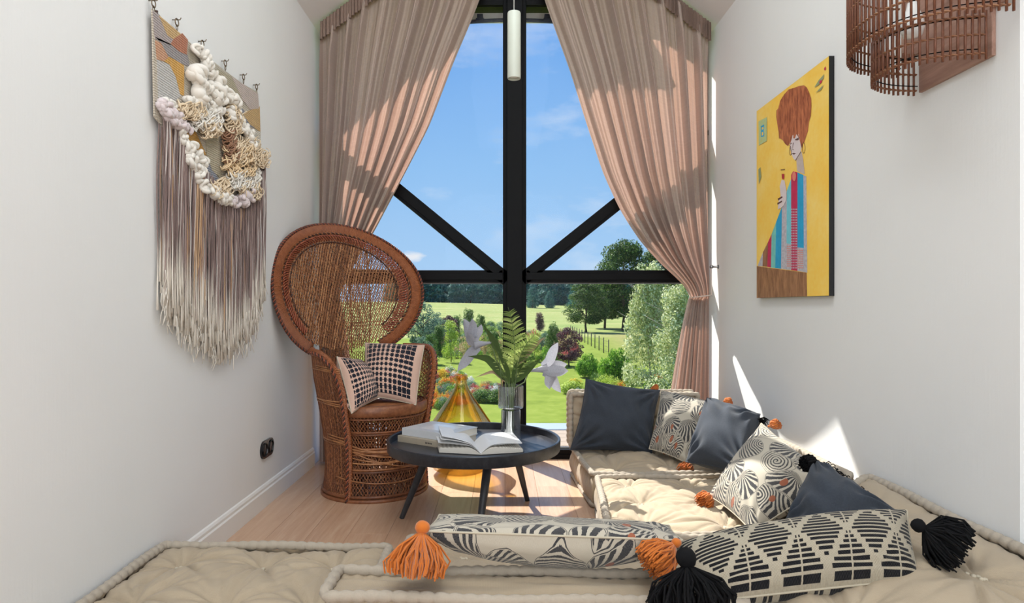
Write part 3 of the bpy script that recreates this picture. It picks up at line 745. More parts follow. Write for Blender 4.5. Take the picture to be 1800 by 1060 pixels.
# ------------------------------------------------------------------ mattresses, backrests
def canvas_mat(name, c1, c2):
    M = Mat(name); o, x, y, z = M.uv(obj=True); n = M.noise(o, 5, 4); n2 = M.noise(o, 220, 3, .6)
    w = (x * 1500).sin() + (y * 1500).sin() + (z * 1500).sin()
    col = M.mix(n * .7 + n2 * .3, s2l(c1), s2l(c2))
    return M.done(M.pbr(col, .95, M.bump(n2 + w * .1, .2, .002), spec=.15, sheen=.15))
M_canvas = canvas_mat('beige_canvas', (162, 146, 124), (186, 170, 147))
M_roll = canvas_mat('beige_canvas_roll', (158, 147, 132), (184, 173, 158))
M_thread = plain('thread', (196, 186, 166), .9)
def sheet(nu, nv, fn):
    V = np.array([fn(i / (nu - 1), j / (nv - 1)) for j in range(nv) for i in range(nu)]) if not hasattr(fn, 'vec') else None
    return V
def gridfaces(nu, nv, k=0, flip=False):
    i = np.arange(nv - 1)[:, None]; j = np.arange(nu - 1)[None, :]
    q = [i * nu + j + k, i * nu + j + 1 + k, (i + 1) * nu + j + 1 + k, (i + 1) * nu + j + k]
    if flip: q = q[::-1]
    return np.stack(np.broadcast_arrays(*q), -1).reshape(-1, 4).tolist()
def mattress(name, label, cat, c, down, tufts=(2, 2), bulge=.036, roll=.016, group=None, seed=0, lump=.025, dip=.045, N=110):
    """tufted cushion: c = four corners of its face (00, 10, 11, 01), down = vector through the thickness"""
    c = [np.array(tuple(q), float) for q in c]; dn = np.array(tuple(down), float); T = np.linalg.norm(dn); up = -dn / T
    mid = sum(c) / 4
    t = thing(name, label, cat, tuple(mid + dn), group=group, world=True)
    r = np.random.default_rng(seed)
    Lu = np.linalg.norm(c[1] - c[0]); Lv = np.linalg.norm(c[3] - c[0])
    nu = max(40, int(N * min(1.3, Lu / .8))); nv = max(24, int(N * min(1.3, Lv / .8)))
    tp = [((i + .5) / tufts[0] + r.uniform(-.02, .02), (j + .5) / tufts[1] + r.uniform(-.02, .02)) for i in range(tufts[0]) for j in range(tufts[1])]
    def height(u, v):
        e = np.minimum(np.minimum(u, 1 - u) * Lu, np.minimum(v, 1 - v) * Lv)
        h = bulge * (1 - np.exp(-e / .07))
        for k, (a, b) in enumerate(tp):
            dx = (u - a) * Lu; dy = (v - b) * Lv; d = np.sqrt(dx * dx + dy * dy) + 1e-6; an = np.arctan2(dy, dx)
            h = h - dip * np.exp(-(d / .055) ** 1.3)
            rad = (.5 + .5 * np.cos(an * 6 + r.uniform(0, 6) + .6 * np.sin(an * 3 + k))) ** 5 + .6 * (.5 + .5 * np.cos(an * 11 + k)) ** 8
            h = h - .017 * rad * np.exp(-(d / .20) ** 2) * (1 - np.exp(-(d / .03) ** 2))
        # puckers running in from the stitched edge
        pu = np.sin(u * Lu * 150 + 2 * np.sin(u * 17 + seed)) * np.exp(-np.minimum(v, 1 - v) * Lv / .035); pv = np.sin(v * Lv * 150 + 2 * np.sin(v * 19 + seed)) * np.exp(-np.minimum(u, 1 - u) * Lu / .035)
        h = h + .0022 * (pu + pv) + .004 * np.sin(u * 9 + v * 5 + seed) + .003 * np.sin(v * 14 - u * 6 + seed)
        w = np.sin((u * 21 + v * 9 + np.sin(v * 11 + seed) * 1.5)) ; h = h + .0018 * w * np.exp(-e * 2)
        return h
    U, Vv = np.meshgrid(np.linspace(0, 1, nu), np.linspace(0, 1, nv))
    def pos(u, v, s=0):
        # edges bow outward a little between the corners
        b = ((1 - u) * (1 - v))[..., None] * c[0] + (u * (1 - v))[..., None] * c[1] + (u * v)[..., None] * c[2] + ((1 - u) * v)[..., None] * c[3]
        return b
    top = pos(U, Vv) + height(U, Vv)[..., None] * up
    m = MB(); m.add(top.reshape(-1, 3), gridfaces(nu, nv))
    bot = pos(U[::6, ::6], Vv[::6, ::6]) + dn; m.add(bot.reshape(-1, 3), gridfaces(bot.shape[1], bot.shape[0], flip=True))
    # sides
    def edge_pts(n):
        a = []
        for p, q in ((0, 1), (1, 2), (2, 3), (3, 0)):
            f = np.linspace(0, 1, n, endpoint=False)[:, None]; a.append(c[p] * (1 - f) + c[q] * f)
        return np.concatenate(a)
    ne = 90; E = edge_pts(ne); M4 = len(E)
    out = E - mid; out -= (out @ up)[:, None] * up; 
    nrm = np.zeros_like(E); tg = np.roll(E, -1, 0) - np.roll(E, 1, 0); nrm = np.cross(tg, up); nrm /= np.linalg.norm(nrm, axis=1)[:, None]
    if (nrm * out).sum() < 0: nrm = -nrm
    per = np.concatenate([[0], np.cumsum(np.linalg.norm(np.diff(E, axis=0), axis=1))])
    rows = []
    for k in range(9):
        f = k / 8; o_ = lump * math.sin(PI * f) ** .7; puck = .004 * np.sin(per * 95 + 3 * np.sin(per * 6 + seed)) * (abs(f - .5) * 2) ** .8 + .003 * np.sin(per * 23 + f * 4)
        rows.append(E + dn * f + nrm * (o_ + puck)[:, None])
    rows = np.array(rows); rows = np.concatenate([rows, rows[:, :1]], 1); m.add(rows.reshape(-1, 3), gridfaces(M4 + 1, 9))
    m.build('body', M_canvas, t)
    # rolled stitched edges: lumpy cord
    pn = int(per[-1] / .006)
    for nm, dd in (('rolled_edge', 0.0), ('rolled_edge', 1.0)):
        s = np.linspace(0, per[-1], pn, endpoint=False); pt = np.stack([np.interp(s, np.append(per, per[-1] + .01), np.append(E[:, k], E[0, k])) for k in range(3)], -1)
        nn = np.stack([np.interp(s, np.append(per, per[-1] + .01), np.append(nrm[:, k], nrm[0, k])) for k in range(3)], -1)
        R = roll * (.72 + .36 * np.abs(np.sin(s * PI / .034 + .8 * np.sin(s * 7))) ** .6)
        pt = pt + dn * dd + up * (roll * .5 if dd == 0 else -roll * .1 + 0) + nn * roll * .55 + up[None] * (.003 * np.sin(s * 12 + seed))[:, None]
        if dd == 1: pt = pt + up * roll * .75
        mm = MB(); mm.tube(pt, R, 7, closed=True); mm.build(nm, M_roll, t)
    # tufts
    for a, b in tp:
        q = pos(np.array([a]), np.array([b]))[0] + up * (height(np.array([a]), np.array([b]))[0] + .004)
        mm = MB()
        for k in range(5):
            d = np.array([r.normal(), r.normal(), 0]) * .010; mm.sphere(tuple(q + d), .008, sub=1, sc=(1, 1, .7))
        mm.build('tuft', M_thread, t)
    return t
V3 = Vector
mattress('floor_mattress', 'low beige tufted mattress lying on the floor by the left wall', 'floor cushion',
         [(-1.215, 1.50, .175), (-.40, 1.42, .175), (-.415, 2.34, .175), (-1.215, 2.36, .175)], (0, 0, -.172), (3, 3), seed=1)
M1z = .165
mattress('seat_mattress', 'beige seat mattress nearest the window, under the slate cushion', 'floor cushion',
         [(.475, 3.40, M1z), (1.36, 3.43, M1z), (1.37, 4.06, M1z), (.435, 4.04, M1z)], (0, 0, -.162), (3, 2), seed=2, group='beige mattresses of the floor sofa')
mattress('seat_mattress', 'beige sunlit seat mattress in the middle of the right row', 'floor cushion',
         [(.42, 2.50, M1z), (1.36, 2.50, M1z), (1.36, 3.35, M1z), (.49, 3.33, M1z)], (0, 0, -.162), (3, 3), seed=3, group='beige mattresses of the floor sofa')
mattress('seat_mattress', 'beige seat mattress under the two front bolsters', 'floor cushion',
         [(-.34, 1.86, M1z), (1.36, 1.86, M1z), (1.36, 2.45, M1z), (-.34, 2.45, M1z)], (0, 0, -.162), (5, 2), seed=4, group='beige mattresses of the floor sofa')
mattress('backrest_cushion', 'upright beige backrest cushion standing before the window behind slate cushion', 'backrest',
         [(.43, 4.07, .49), (1.20, 4.07, .49), (1.20, 4.07, .185), (.43, 4.07, .185)][::1], (0, .13, 0), (3, 1), seed=5, lump=.012, dip=.02)
mattress('backrest_cushion', 'long beige backrest along the front edge, under the shell-patterned bolster', 'backrest',
         [(-.43, 1.60, .335), (.58, 1.58, .325), (.58, 1.74, .325), (-.43, 1.74, .335)], (0, 0, -.332), (0, 0), seed=6, lump=.03, dip=.0, bulge=.012, roll=.015)
mattress('corner_cushion', 'thick beige corner cushion against the right wall in the foreground', 'backrest',
         [(.60, 1.30, .30), (1.375, 1.42, .385), (1.375, 2.46, .395), (.62, 1.84, .30)], (0, 0, -.13), (2, 2), seed=7, bulge=.03, roll=.016, dip=.02)
mattress('support_mattress', 'beige mattress lying under the thick corner cushion', 'floor cushion',
         [(.60, 1.28, .165), (1.36, 1.28, .165), (1.36, 1.84, .165), (.60, 1.84, .165)], (0, 0, -.162), (2, 2), seed=8, N=60)
mattress('backrest_cushion', 'beige backrest leaning on the right wall behind the big shell cushion', 'backrest',
         [(1.14, 2.50, .19), (1.14, 3.34, .19), (1.335, 3.32, .385), (1.335, 2.52, .385)][::1], (.06, 0, -.06 + .0), (3, 1), seed=9, lump=.008, dip=.02)
mattress('backrest_cushion', 'beige backrest leaning on the right wall near the curtain hem', 'backrest',
         [(1.18, 3.38, .19), (1.18, 4.0, .19), (1.34, 4.0, .37), (1.34, 3.38, .37)], (.06, 0, -.06), (3, 1), seed=10, lump=.008, dip=.02)

# ------------------------------------------------------------------ cushions
def shell_pattern():
    M = Mat('shell_pattern_weave'); o, x, y, z = M.uv(); S = 1.0
    x = x + (M.noise(o, 1.1, 2) - .5) * .32; y = y + (M.noise(M.vec(y + 7.3, x), 1.1, 2) - .5) * .32; o = M.vec(x, y)
    def cell(rand_seed, feat):
        n = M.node('ShaderNodeTexVoronoi', voronoi_dimensions='2D', feature=feat); M.link(o, n.inputs['Vector']); n.inputs['Scale'].default_value = 1.0; n.inputs['Randomness'].default_value = .62; return n
    vn = cell(0, 'F1'); ve = cell(0, 'DISTANCE_TO_EDGE')
    sp = M.node('ShaderNodeSeparateXYZ'); M.nt.links.new(vn.outputs['Position'], sp.inputs[0]); cx, cy = X(M, sp.outputs[0]), X(M, sp.outputs[1])
    sc = M.node('ShaderNodeSeparateXYZ'); M.nt.links.new(vn.outputs['Color'], sc.inputs[0]); r1, r2_, r3 = X(M, sc.outputs[0]), X(M, sc.outputs[1]), X(M, sc.outputs[2])
    dx, dy = x - cx, y - cy; th = r1 * 6.283
    qx = dx * th.cos() + dy * th.sin(); qy = dy * th.cos() - dx * th.sin()
    d = X(M, vn.outputs['Distance']); e = X(M, ve.outputs['Distance'])
    wob = (M.noise(o, 30, 2) - .5) * .05
    ay = qy + .52
    ang = M.math('ARCTAN2', qx, ay)
    fan = ((ang * 24 + wob * 30).sin()) > -.25
    arcs = (((qx * qx * .6 + ay * ay).pow(.5) * 62 + wob * 40).sin()) > .0
    ang2 = M.math('ARCTAN2', dy, dx)
    spiral = ((d * 62 - ang2 + wob * 40).sin()) > .35
    isfan = (r2_ < .42); isarc = (r2_ > .42) * (r2_ < .72); issp = r2_ > .72
    g = (e - .012).min(.58 - d)
    ins = g > .026
    line = (g > .0) * (g < .014)
    core = (qy > -.60)
    pat = ins * (fan * isfan * core.max(fan * 0) + arcs * isarc + spiral * issp * (d < .50))
    dark = (pat + line).min(1)
    # rust ovals in some cells
    orx = (dx * 1.5) ; rust = ((orx * orx + dy * dy).pow(.5) < .14) * (r3 > .78) 
    edgefuzz = M.noise(o, 160, 2)
    cream = M.mix(edgefuzz, s2l((176, 167, 150)), s2l((204, 197, 182))); ink = M.mix(edgefuzz, s2l((34, 36, 42)), s2l((58, 60, 68)))
    c1 = M.mix(dark * (edgefuzz * 1.2 + .35).min(1), cream, ink); c2 = M.mix(rust, c1, s2l((158, 96, 72)))
    wv = ((x * 420).sin() * (y * 420).sin())
    return M.done(M.pbr(c2, .95, M.bump(wv * .5 + dark * .4, .3, .002), spec=.1, sheen=.2))
M_shell = shell_pattern()
def lumbar_pattern():
    M = Mat('diamond_bar_weave'); o, x, y, z = M.uv()      # x along 0..1, y across 0..1 (front face)
    n = 17.0
    row = (y * n).floor() / n; fy = (y * n).frac(); bar_ = (fy > .16) * (fy < .80)
    Xc = x * 4.4 + (M.noise(o, 60, 2) - .5) * .02; Xf = Xc.frac(); xp = ((Xf - .5).abs() * 2); xq = (xp * 11).floor() / 11
    Yf = (row * 1.15 + .93).frac(); yp = ((Yf - .5).abs() * 2)
    s = xq + yp
    on = (s < .80).max(s > 1.10)
    seam = (xp > .965); seam2 = (M.math('ABSOLUTE', Xf - .5) < .0)
    small = ((s - .97).abs() < .05) * (((row * n).floor() * .5).frac() > .4)
    d = bar_ * on * (1 - seam); fz = M.noise(o, 200, 2)
    col = M.mix(d, M.mix(fz, s2l((150, 140, 122)), s2l((188, 179, 160))), M.mix(fz, s2l((18, 18, 20)), s2l((34, 34, 38))))
    wv = (x * 520).sin() * (y * 240).sin()
    return M.done(M.pbr(col, .95, M.bump(d * .8 + wv * .3, .45, .004), spec=.1, sheen=.15))
M_lumb = lumbar_pattern()
def grid_pattern(name, nx, ny):
    M = Mat(name); o, x, y, z = M.uv()
    fx, fy = (x * nx).frac(), (y * ny).frac()
    dux = .54 + ((x - .40).abs() * .9).min(.38); duy = .58 + ((y - .45).abs() * .8).min(.34)
    sq = (fx < dux) * (fy < duy); ln = (fx > dux * .5 - .05) * (fx < dux * .5 + .05); lny = (fy > duy * .5 - .06) * (fy < duy * .5 + .06)
    ins = (x > .05) * (x < .90) * (y > .04) * (y < .96)
    d = (sq.max(ln).max(lny)) * ins; fz = M.noise(o, 150, 2)
    col = M.mix(d, M.mix(fz, s2l((196, 160, 142)), s2l((224, 190, 172))), M.mix(fz, s2l((22, 24, 32)), s2l((42, 44, 56))))
    wv = (x * 500).sin() * (y * 500).sin()
    return M.done(M.pbr(col, .95, M.bump(wv * .5 - d * .3, .3, .002), spec=.1, sheen=.2))
M_grid = grid_pattern('black_grid_on_pink', 12, 11)
def slate_mat():
    M = Mat('slate_linen'); o, x, y, z = M.uv(obj=True); n = M.noise(o, 150, 4, .7); n1 = M.noise(o, 6, 3)
    col = M.mix(n * .6 + n1 * .4, s2l((38, 43, 51)), s2l((72, 78, 88)))
    return M.done(M.pbr(col, .9, M.bump(n, .3, .002), spec=.15, sheen=.12))
M_slate = slate_mat()
M_blackwool = plain('black_wool', (17, 17, 19), .95, var=.3, spec=.2)
M_orange = plain('orange_wool', (196, 106, 30), .9, var=.25, sheen=.3)
M_pink = plain('pink_cotton', (214, 178, 160), .95, bumpn=(90, .2), var=.08)
def pillow(label, c, T, mat, uvs=(1, 1), seed=0, group=None, name='cushion', sag=0, wrinkle=.006, pinch=.06, tassels=(), uvo=(0, 0), cat='cushion', N=84, fold=0, fringe=None, power=.5, ft=1, bt=1):
    """c: corners TL, TR, BR, BL of the seam in world space; the front bulges towards the camera"""
    TL, TR, BR, BL = [np.array(tuple(q), float) for q in c]
    nrm = np.cross(TR - TL, BL - TL); nrm /= np.linalg.norm(nrm)
    if nrm @ (np.array([0, 0, H]) - (TL + BR) / 2) < 0: nrm = -nrm
    t = thing(name, label, cat, tuple((BL + BR) / 2), group=group, world=True); r = np.random.default_rng(seed + 50)
    U, Vv = np.meshgrid(np.linspace(0, 1, N), np.linspace(0, 1, N))       # V=0 bottom, 1 top
    a = 2 * U - 1; b = 2 * Vv - 1
    u2 = .5 + .5 * a * (1 - pinch * (1 - b ** 2)); v2 = .5 + .5 * b * (1 - pinch * (1 - a ** 2))
    base = ((1 - u2) * (1 - v2))[..., None] * BL + (u2 * (1 - v2))[..., None] * BR + (u2 * v2)[..., None] * TR + ((1 - u2) * v2)[..., None] * TL
    h = ((1 - a ** 2) * (1 - b ** 2)) ** power * T * .5
    edge = np.minimum(1, ((1 - a ** 2) * (1 - b ** 2)) * 6)
    p = r.uniform(0, 6, 12)
    wr = np.zeros_like(U)
    for k in range(5):
        an = r.uniform(0, PI); fr = r.uniform(7, 20); wr += np.sin((U * math.cos(an) + Vv * math.sin(an)) * fr + 1.6 * np.sin(U * 6 + Vv * 5 + p[k]) + p[k]) / fr * 9
    for s1, s2 in ((-1, -1), (1, -1), (1, 1), (-1, 1)):                  # creases fanning from the corners
        an = np.arctan2(b - s2, a - s1); d = np.hypot(a - s1, b - s2); wr += 2.0 * np.sin(an * 13 + p[5]) * np.exp(-((d - .45) / .33) ** 2)
    down = np.array([0, 0, -1.])
    m = MB(); uv = np.stack([U * uvs[0] + uvo[0], Vv * uvs[1] + uvo[1]], -1).reshape(-1, 2)
    sg = (sag * np.sin(PI * U) * Vv)[..., None] * down
    fld = fold * np.exp(-((U - .5) / .22) ** 2) * Vv
    fr_ = base + (h * ft + wr * wrinkle * .35 * edge)[..., None] * nrm + sg
    bk = base - (h * bt + np.roll(wr, 7) * wrinkle * .3 * edge)[..., None] * nrm + sg
    m.add(fr_.reshape(-1, 3), gridfaces(N, N), 0, uv); m.add(bk.reshape(-1, 3), gridfaces(N, N, flip=True), 0, uv + .37)
    m.build('cover', mat, t)
    seam = MB(); rim = np.concatenate([base[0, :-1], base[:-1, -1], base[-1, :0:-1], base[:0:-1, 0]]) + np.concatenate([sg[0, :-1], sg[:-1, -1], sg[-1, :0:-1], sg[:0:-1, 0]])
    seam.tube(rim, .003, 5, closed=True); seam.build('piped_seam', mat if mat is not M_shell and mat is not M_lumb and mat is not M_grid else M_rollseam, t)
    for (pt, dirv, L, w, mt, sd) in tassels: tassel(t, pt, dirv, L, w, mt, sd)
    if fringe:
        q0, q1, Lf, mt = fringe; mm = MB(); n = 70; q0 = np.array(tuple(q0)); q1 = np.array(tuple(q1)); o_ = (q0 + q1) / 2 - (TL + BR) / 2; o_ /= np.linalg.norm(o_)
        for k in range(n):
            f = k / (n - 1); p0 = q0 * (1 - f) + q1 * f; dd = o_ * .7 + r.normal(size=3) * .3 + down * .5
            mm.tube([p0, p0 + dd * Lf * .5, p0 + dd * Lf * .8 + down * Lf * .4], .0018, 4)
        mm.build('fringe', mt, t)
    return t
M_rollseam = plain('seam_piping', (190, 180, 160), .9)
def tassel(parent, pt, dirv, L, w, mat, seed=0, n=300):
    r = np.random.default_rng(seed + 9); p = np.array(tuple(pt), float); d = np.array(tuple(dirv), float); d /= np.linalg.norm(d)
    a = np.cross(d, [0, 1, .1]); a /= np.linalg.norm(a); b = np.cross(d, a)
    m = MB(); R = w * .145
    m.sphere(tuple(p + d * R * .8), R, sub=2, noise=.03)
    for k in range(3): m.tube([p + d * (R * 1.75) + (a * math.cos(x) + b * math.sin(x)) * R * .62 for x in np.linspace(0, 2 * PI, 14)[:-1]], R * .16, 5, closed=True)
    for k in range(n):
        x = r.uniform(0, 2 * PI); q = r.random() ** .5; s = (a * math.cos(x) + b * math.sin(x))
        l = L * r.uniform(.78, 1.05); w2 = w * .5 * q * r.uniform(.8, 1.15)
        p0 = p + d * R * 1.6 + s * R * .5 * q; g = np.array([0, 0, -1.]) * L * .12 * (1 if d[2] > -.5 else 0)
        j = r.normal(size=3) * L * .03
        m.tube([p0, p0 + d * l * .35 + s * w2 * .7 + j, p0 + d * l * .7 + s * w2 * 1.0 + g * .5 - j, p0 + d * l * .95 + s * w2 * .95 + g], .0019 + .0007 * q, 4, cap=False)
    m.build('tassel', mat, parent)
pillow('plump slate blue linen cushion standing nearest the window', [P(1030, 666, 4.03), P(1160, 686, 4.0), P(1146, 798, 3.84), P(1002, 791, 3.86)], .23, M_slate, seed=1, pinch=.07, wrinkle=.02)
pillow('sunlit shell-patterned cushion between the slate one and the corner', [P(1162, 686, 4.03), P(1292, 716, 3.82), P(1212, 818, 3.5), P(1141, 789, 3.74)], .21, M_shell, uvs=(3.5, 3.5), seed=2,
       tassels=[(P(1216, 818, 3.5), (-.5, -.5, -.12), .07, .075, M_orange, 1), (P(1268, 708, 3.84), (.4, -.3, .1), .05, .05, M_orange, 2), (P(1158, 688, 4.03), (-.3, 0, .3), .04, .04, M_orange, 7)])
pillow('slate cushion with fringed corner, half lit grey, in the middle of right row', [P(1243, 699, 3.66), P(1336, 728, 3.32), P(1318, 836, 2.98), P(1206, 812, 3.32)], .23, M_slate, seed=3, pinch=.05, wrinkle=.016,
       fringe=(P(1320, 738, 3.35), P(1338, 735, 3.25), .045, M_blackwool))
pillow('big shell-patterned cushion on the sunlit middle mattress', [P(1338, 744, 3.06), P(1478, 846, 2.52), P(1322, 936, 2.47), P(1246, 872, 2.84)], .20, M_shell, uvs=(3.5, 3.6), seed=4, uvo=(7.3, 3.1),
       tassels=[(P(1256, 874, 2.82), (-.6, -.3, -.10), .06, .075, M_orange, 3), (P(1482, 850, 2.48), (.5, -.4, -.5), .055, .055, M_orange, 4), (P(1350, 750, 3.02), (.4, -.4, .3), .05, .04, M_orange, 8)])
pillow('dark slate cushion with black corner tassel behind the diamond bolster', [P(1432, 806, 2.36), P(1580, 900, 2.02), P(1500, 985, 1.93), P(1372, 932, 2.14)], .20, M_slate, seed=5, pinch=.08, wrinkle=.014,
       tassels=[(P(1440, 812, 2.33), (-.9, -.2, .05), .055, .05, M_blackwool, 5)], fringe=(P(1448, 812, 2.3), P(1560, 900, 2.04), .03, M_blackwool))
pillow('shell-patterned bolster with orange tassels on the front backrest', [P(772, 905, 1.93), P(1176, 924, 1.93), P(1200, 950, 1.67), P(745, 934, 1.67)], .17, M_shell, ft=.35, bt=1.15, uvs=(5.2, 2.3), seed=6, uvo=(2.2, 9.35), sag=.012, pinch=.02, wrinkle=.004, power=.42,
       tassels=[(P(744, 916, 1.66), (-.10, -.35, -1), .105, .13, M_orange, 6), (P(1194, 950, 1.66), (-.8, -.3, -.5), .09, .09, M_orange, 10)])
pillow('black and cream diamond-woven bolster with black tassels', [P(1184, 958, 1.74), P(1594, 897, 1.84), P(1616, 1018, 1.66), P(1224, 1060, 1.56)], .17, M_lumb, uvs=(1, 1), seed=7, pinch=.02, wrinkle=.003, power=.42,
       tassels=[(P(1204, 965, 1.52), (.05, -.35, -1), .10, .17, M_blackwool, 11), (P(1604, 918, 1.72), (.95, -.5, -.55), .09, .13, M_blackwool, 12)])
# ------------------------------------------------------------------ peacock chair
def cane_mat(name, c1, c2, c3, tr=.0, stripes=0):
    M = Mat(name); o, x, y, z = M.uv(obj=True); n = M.noise(o, 40, 4, .6); r = M.rnd(True)
    f = n * .6 + r * .4
    col = M.ramp(f, [(.25, s2l(c1)), (.5, s2l(c2)), (.8, s2l(c3))])
    nr = None
    if stripes:
        uo, ux, uy, uz = M.uv(); s = (ux * stripes).sin(); col = M.mix((s > .86) * .55, col, s2l((70, 34, 18))); nr = M.bump(s, .6, .003)
    return M.done(M.pbr(col, .42, nr, spec=.45))
M_cane = cane_mat('cane', (84, 48, 30), (126, 76, 48), (168, 112, 72))
M_canelt = cane_mat('pale_cane', (122, 78, 48), (162, 108, 68), (200, 148, 102))
M_wound = cane_mat('wound_cane', (116, 64, 36), (154, 90, 54), (186, 118, 76), stripes=900)
M_dark = cane_mat('dark_cane', (34, 24, 22), (60, 38, 32), (96, 56, 44))
M_red = cane_mat('reddish_cane', (104, 50, 34), (138, 70, 46), (166, 94, 66))
def rope(m, path, r, turns_per_m, mats=(0, 1), n=5, closed=False):
    """two strands twisted round a path"""
    p = np.asarray([tuple(q) for q in path], float); L = np.concatenate([[0], np.cumsum(np.linalg.norm(np.diff(p, axis=0), axis=1))])
    ns = int(L[-1] * turns_per_m * 8) + 8; s = np.linspace(0, L[-1], ns); q = np.stack([np.interp(s, L, p[:, k]) for k in range(3)], -1)
    t = np.gradient(q, axis=0); t /= np.linalg.norm(t, axis=1)[:, None]; a = np.cross(t, [.3, .2, .93]); a /= np.linalg.norm(a, axis=1)[:, None]; b = np.cross(t, a)
    for k, mm in enumerate(mats):
        ph = s * turns_per_m * 2 * PI + k * 2 * PI / len(mats); m.tube(q + (a * np.cos(ph)[:, None] + b * np.sin(ph)[:, None]) * r * .62, r * .72, n, m=mm)
def peacock():
    t = thing('peacock_chair', 'high-backed brown wicker peacock chair standing against the left wall', 'chair', (-.735, 3.76, 0), math.radians(43))
    s0 = -.035; Zj = .79
    def fan(s, tt, off=0): return Vector((s + s0, .285 + .13 * tt / .76 - .70 * s * s + off, Zj + tt))
    def outline(k, ph):                                    # k = 1 outer edge of the rim
        b = .395 if math.cos(ph) > 0 else .44
        return (.50 * k * math.sin(ph), .365 + b * k * math.cos(ph))
    PH = math.radians(150)
    phs = np.linspace(-PH, PH, 90)
    # broad wound band
    m = MB(); path = [fan(*outline(.925, p)) for p in phs]; cen = fan(0, .365)
    ups = [(Vector(q) - cen) for q in path]; m.tube(path, 1, 12, flat=(.034, .011), up=[tuple(u) for u in ups]); m.build('rim', M_wound, t)
    m = MB(); rope(m, [fan(*outline(.995, p)) for p in phs], .0075, 44, (0, 1)); m.build('twisted_edge', [M_dark, M_red], t)
    m = MB(); rope(m, [fan(*outline(.855, p), off=-.004) for p in phs], .006, 34, (0, 1)); m.build('twisted_edge', [M_dark, M_cane], t)
    # plaited band inside the rim
    m = MB(); ph2 = np.linspace(-math.radians(138), math.radians(138), 520)
    for k in range(4):
        m.tube([fan(*outline(.785 + .042 * math.sin(p * 34 + k * PI / 2), p), off=-.004 + .008 * math.cos(p * 34 + k * PI / 2 + .8)) for p in ph2], .0042, 5)
    m.build('plaited_band', M_red, t)
    m = MB(); rope(m, [fan(*outline(.715, p), off=-.003) for p in np.linspace(-math.radians(136), math.radians(136), 80)], .0045, 40, (0, 1)); m.build('twisted_edge', [M_dark, M_cane], t)
    # fine crossing canes
    def inside(s, tt, k=.87):
        b = .395 if tt > .365 else .44
        return (s / (.50 * k)) ** 2 + ((tt - .365) / (b * k)) ** 2 < 1 and tt > -.03
    def lines(ang, spacing, r, name, mat, k=.87, wob=.0, pair=0, n=4, bot=-.03, off=0, rng_=(-.8, .8)):
        m = MB(); dx, dz = math.sin(ang), math.cos(ang); q = rng_[0]; c = 0
        while q < rng_[1]:
            pts = []
            for l in np.linspace(-.9, .9, 80):
                s = q * dz + dx * l + wob * math.sin(l * 9 + q * 31); tt = .365 - q * dx + dz * l
                if inside(s, tt, k): pts.append(fan(s, tt, off + .003 * math.sin(l * 60 + c * PI)))
            if len(pts) > 3: m.tube(pts[::2] + ([pts[-1]] if len(pts) % 2 == 0 else []), r, n, cap=False)
            q += spacing * (1 if not pair or c % 2 else pair); c += 1
        o = m.build(name, mat, t); o['kind'] = 'stuff'; return o
    lines(math.radians(17), .0125, .0024, 'woven_canes', M_canelt, wob=.003, pair=.4)
    lines(math.radians(-27), .0115, .0021, 'woven_canes', M_cane, wob=.003)
    lines(math.radians(38), .0135, .0019, 'woven_canes', M_cane, wob=.003, off=.006)
    lines(math.radians(9), .013, .0026, 'woven_canes', M_cane, wob=.002, off=.009, rng_=(-.30, .20))
    # cross canes and two ribs
    m = MB()
    for tt in (.13, .15, .46, .475):
        w = .5 * .86 * math.sqrt(max(0, 1 - ((tt - .365) / (.395 if tt > .365 else .44) / .86) ** 2)); m.tube([fan(s, tt + .01 * math.sin(s * 6), .008) for s in np.linspace(-w, w, 24)], .0032, 5)
    m.build('cross_canes', M_canelt, t)
    m = MB()
    for s1, s2 in ((-.16, -.2), (.16, .2), (-.05, -.06), (.05, .06)):
        m.tube([fan(s1 + (s2 - s1) * f + .02 * math.sin(f * PI), -.03 + .68 * f * (1 if abs(s1) > .1 else 1.08), .012) for f in np.linspace(0, 1, 14)], .0055, 6)
    m.build('back_ribs', M_cane, t)
    # shell : back and side panels down to the floor
    TM = math.radians(118)
    def RX(z): return np.interp(z, [0, .15, .3, .5, .66, .79], [.285, .275, .28, .315, .35, .365])
    def RY(z, th): return np.interp(z, [0, .15, .3, .5, .66, .79], [.285, .275, .28, .30, .295, .285]) if abs(th) < PI / 2 else np.interp(z, [0, .15, .3, .5, .66, .79], [.29, .28, .285, .31, .32, .32])
    def shell(th, z): return Vector((RX(z) * math.sin(th), RY(z, th) * math.cos(th), z))
    def ztop(th):
        a = abs(th); k = math.radians(84)
        if a < k: return .79 + .0 * a
        f = (a - k) / (TM - k); return .79 - .20 * (1 - math.sqrt(max(0, 1 - f ** 2.6)))
    m = MB()
    for th in np.arange(-TM, TM, .036): m.tube([shell(th, z) for z in np.linspace(.02, ztop(th), 12)], .0028, 4, cap=False)
    o = m.build('side_canes', M_cane, t); o['kind'] = 'stuff'
    m = MB()
    for sgn in (1, -1):
        for th0 in np.arange(-TM - 1.6, TM + 1.6, .048):
            pts = []
            for z in np.linspace(.02, .79, 40):
                th = th0 + sgn * (z - .4) * 2.0
                if abs(th) < TM and z < ztop(th): pts.append(shell(th, z) * 1.0)
            if len(pts) > 4: m.tube(pts[::2], .0017, 4, cap=False)
    o = m.build('side_lattice', M_cane, t); o['kind'] = 'stuff'
    m = MB()
    for z in (.02, .035, .30, .315, .52, .535, .70):
        m.tube([shell(th, z) * 1.008 for th in np.linspace(-TM, TM, 60)], .004, 5)
    m.build('side_hoops', M_canelt, t)
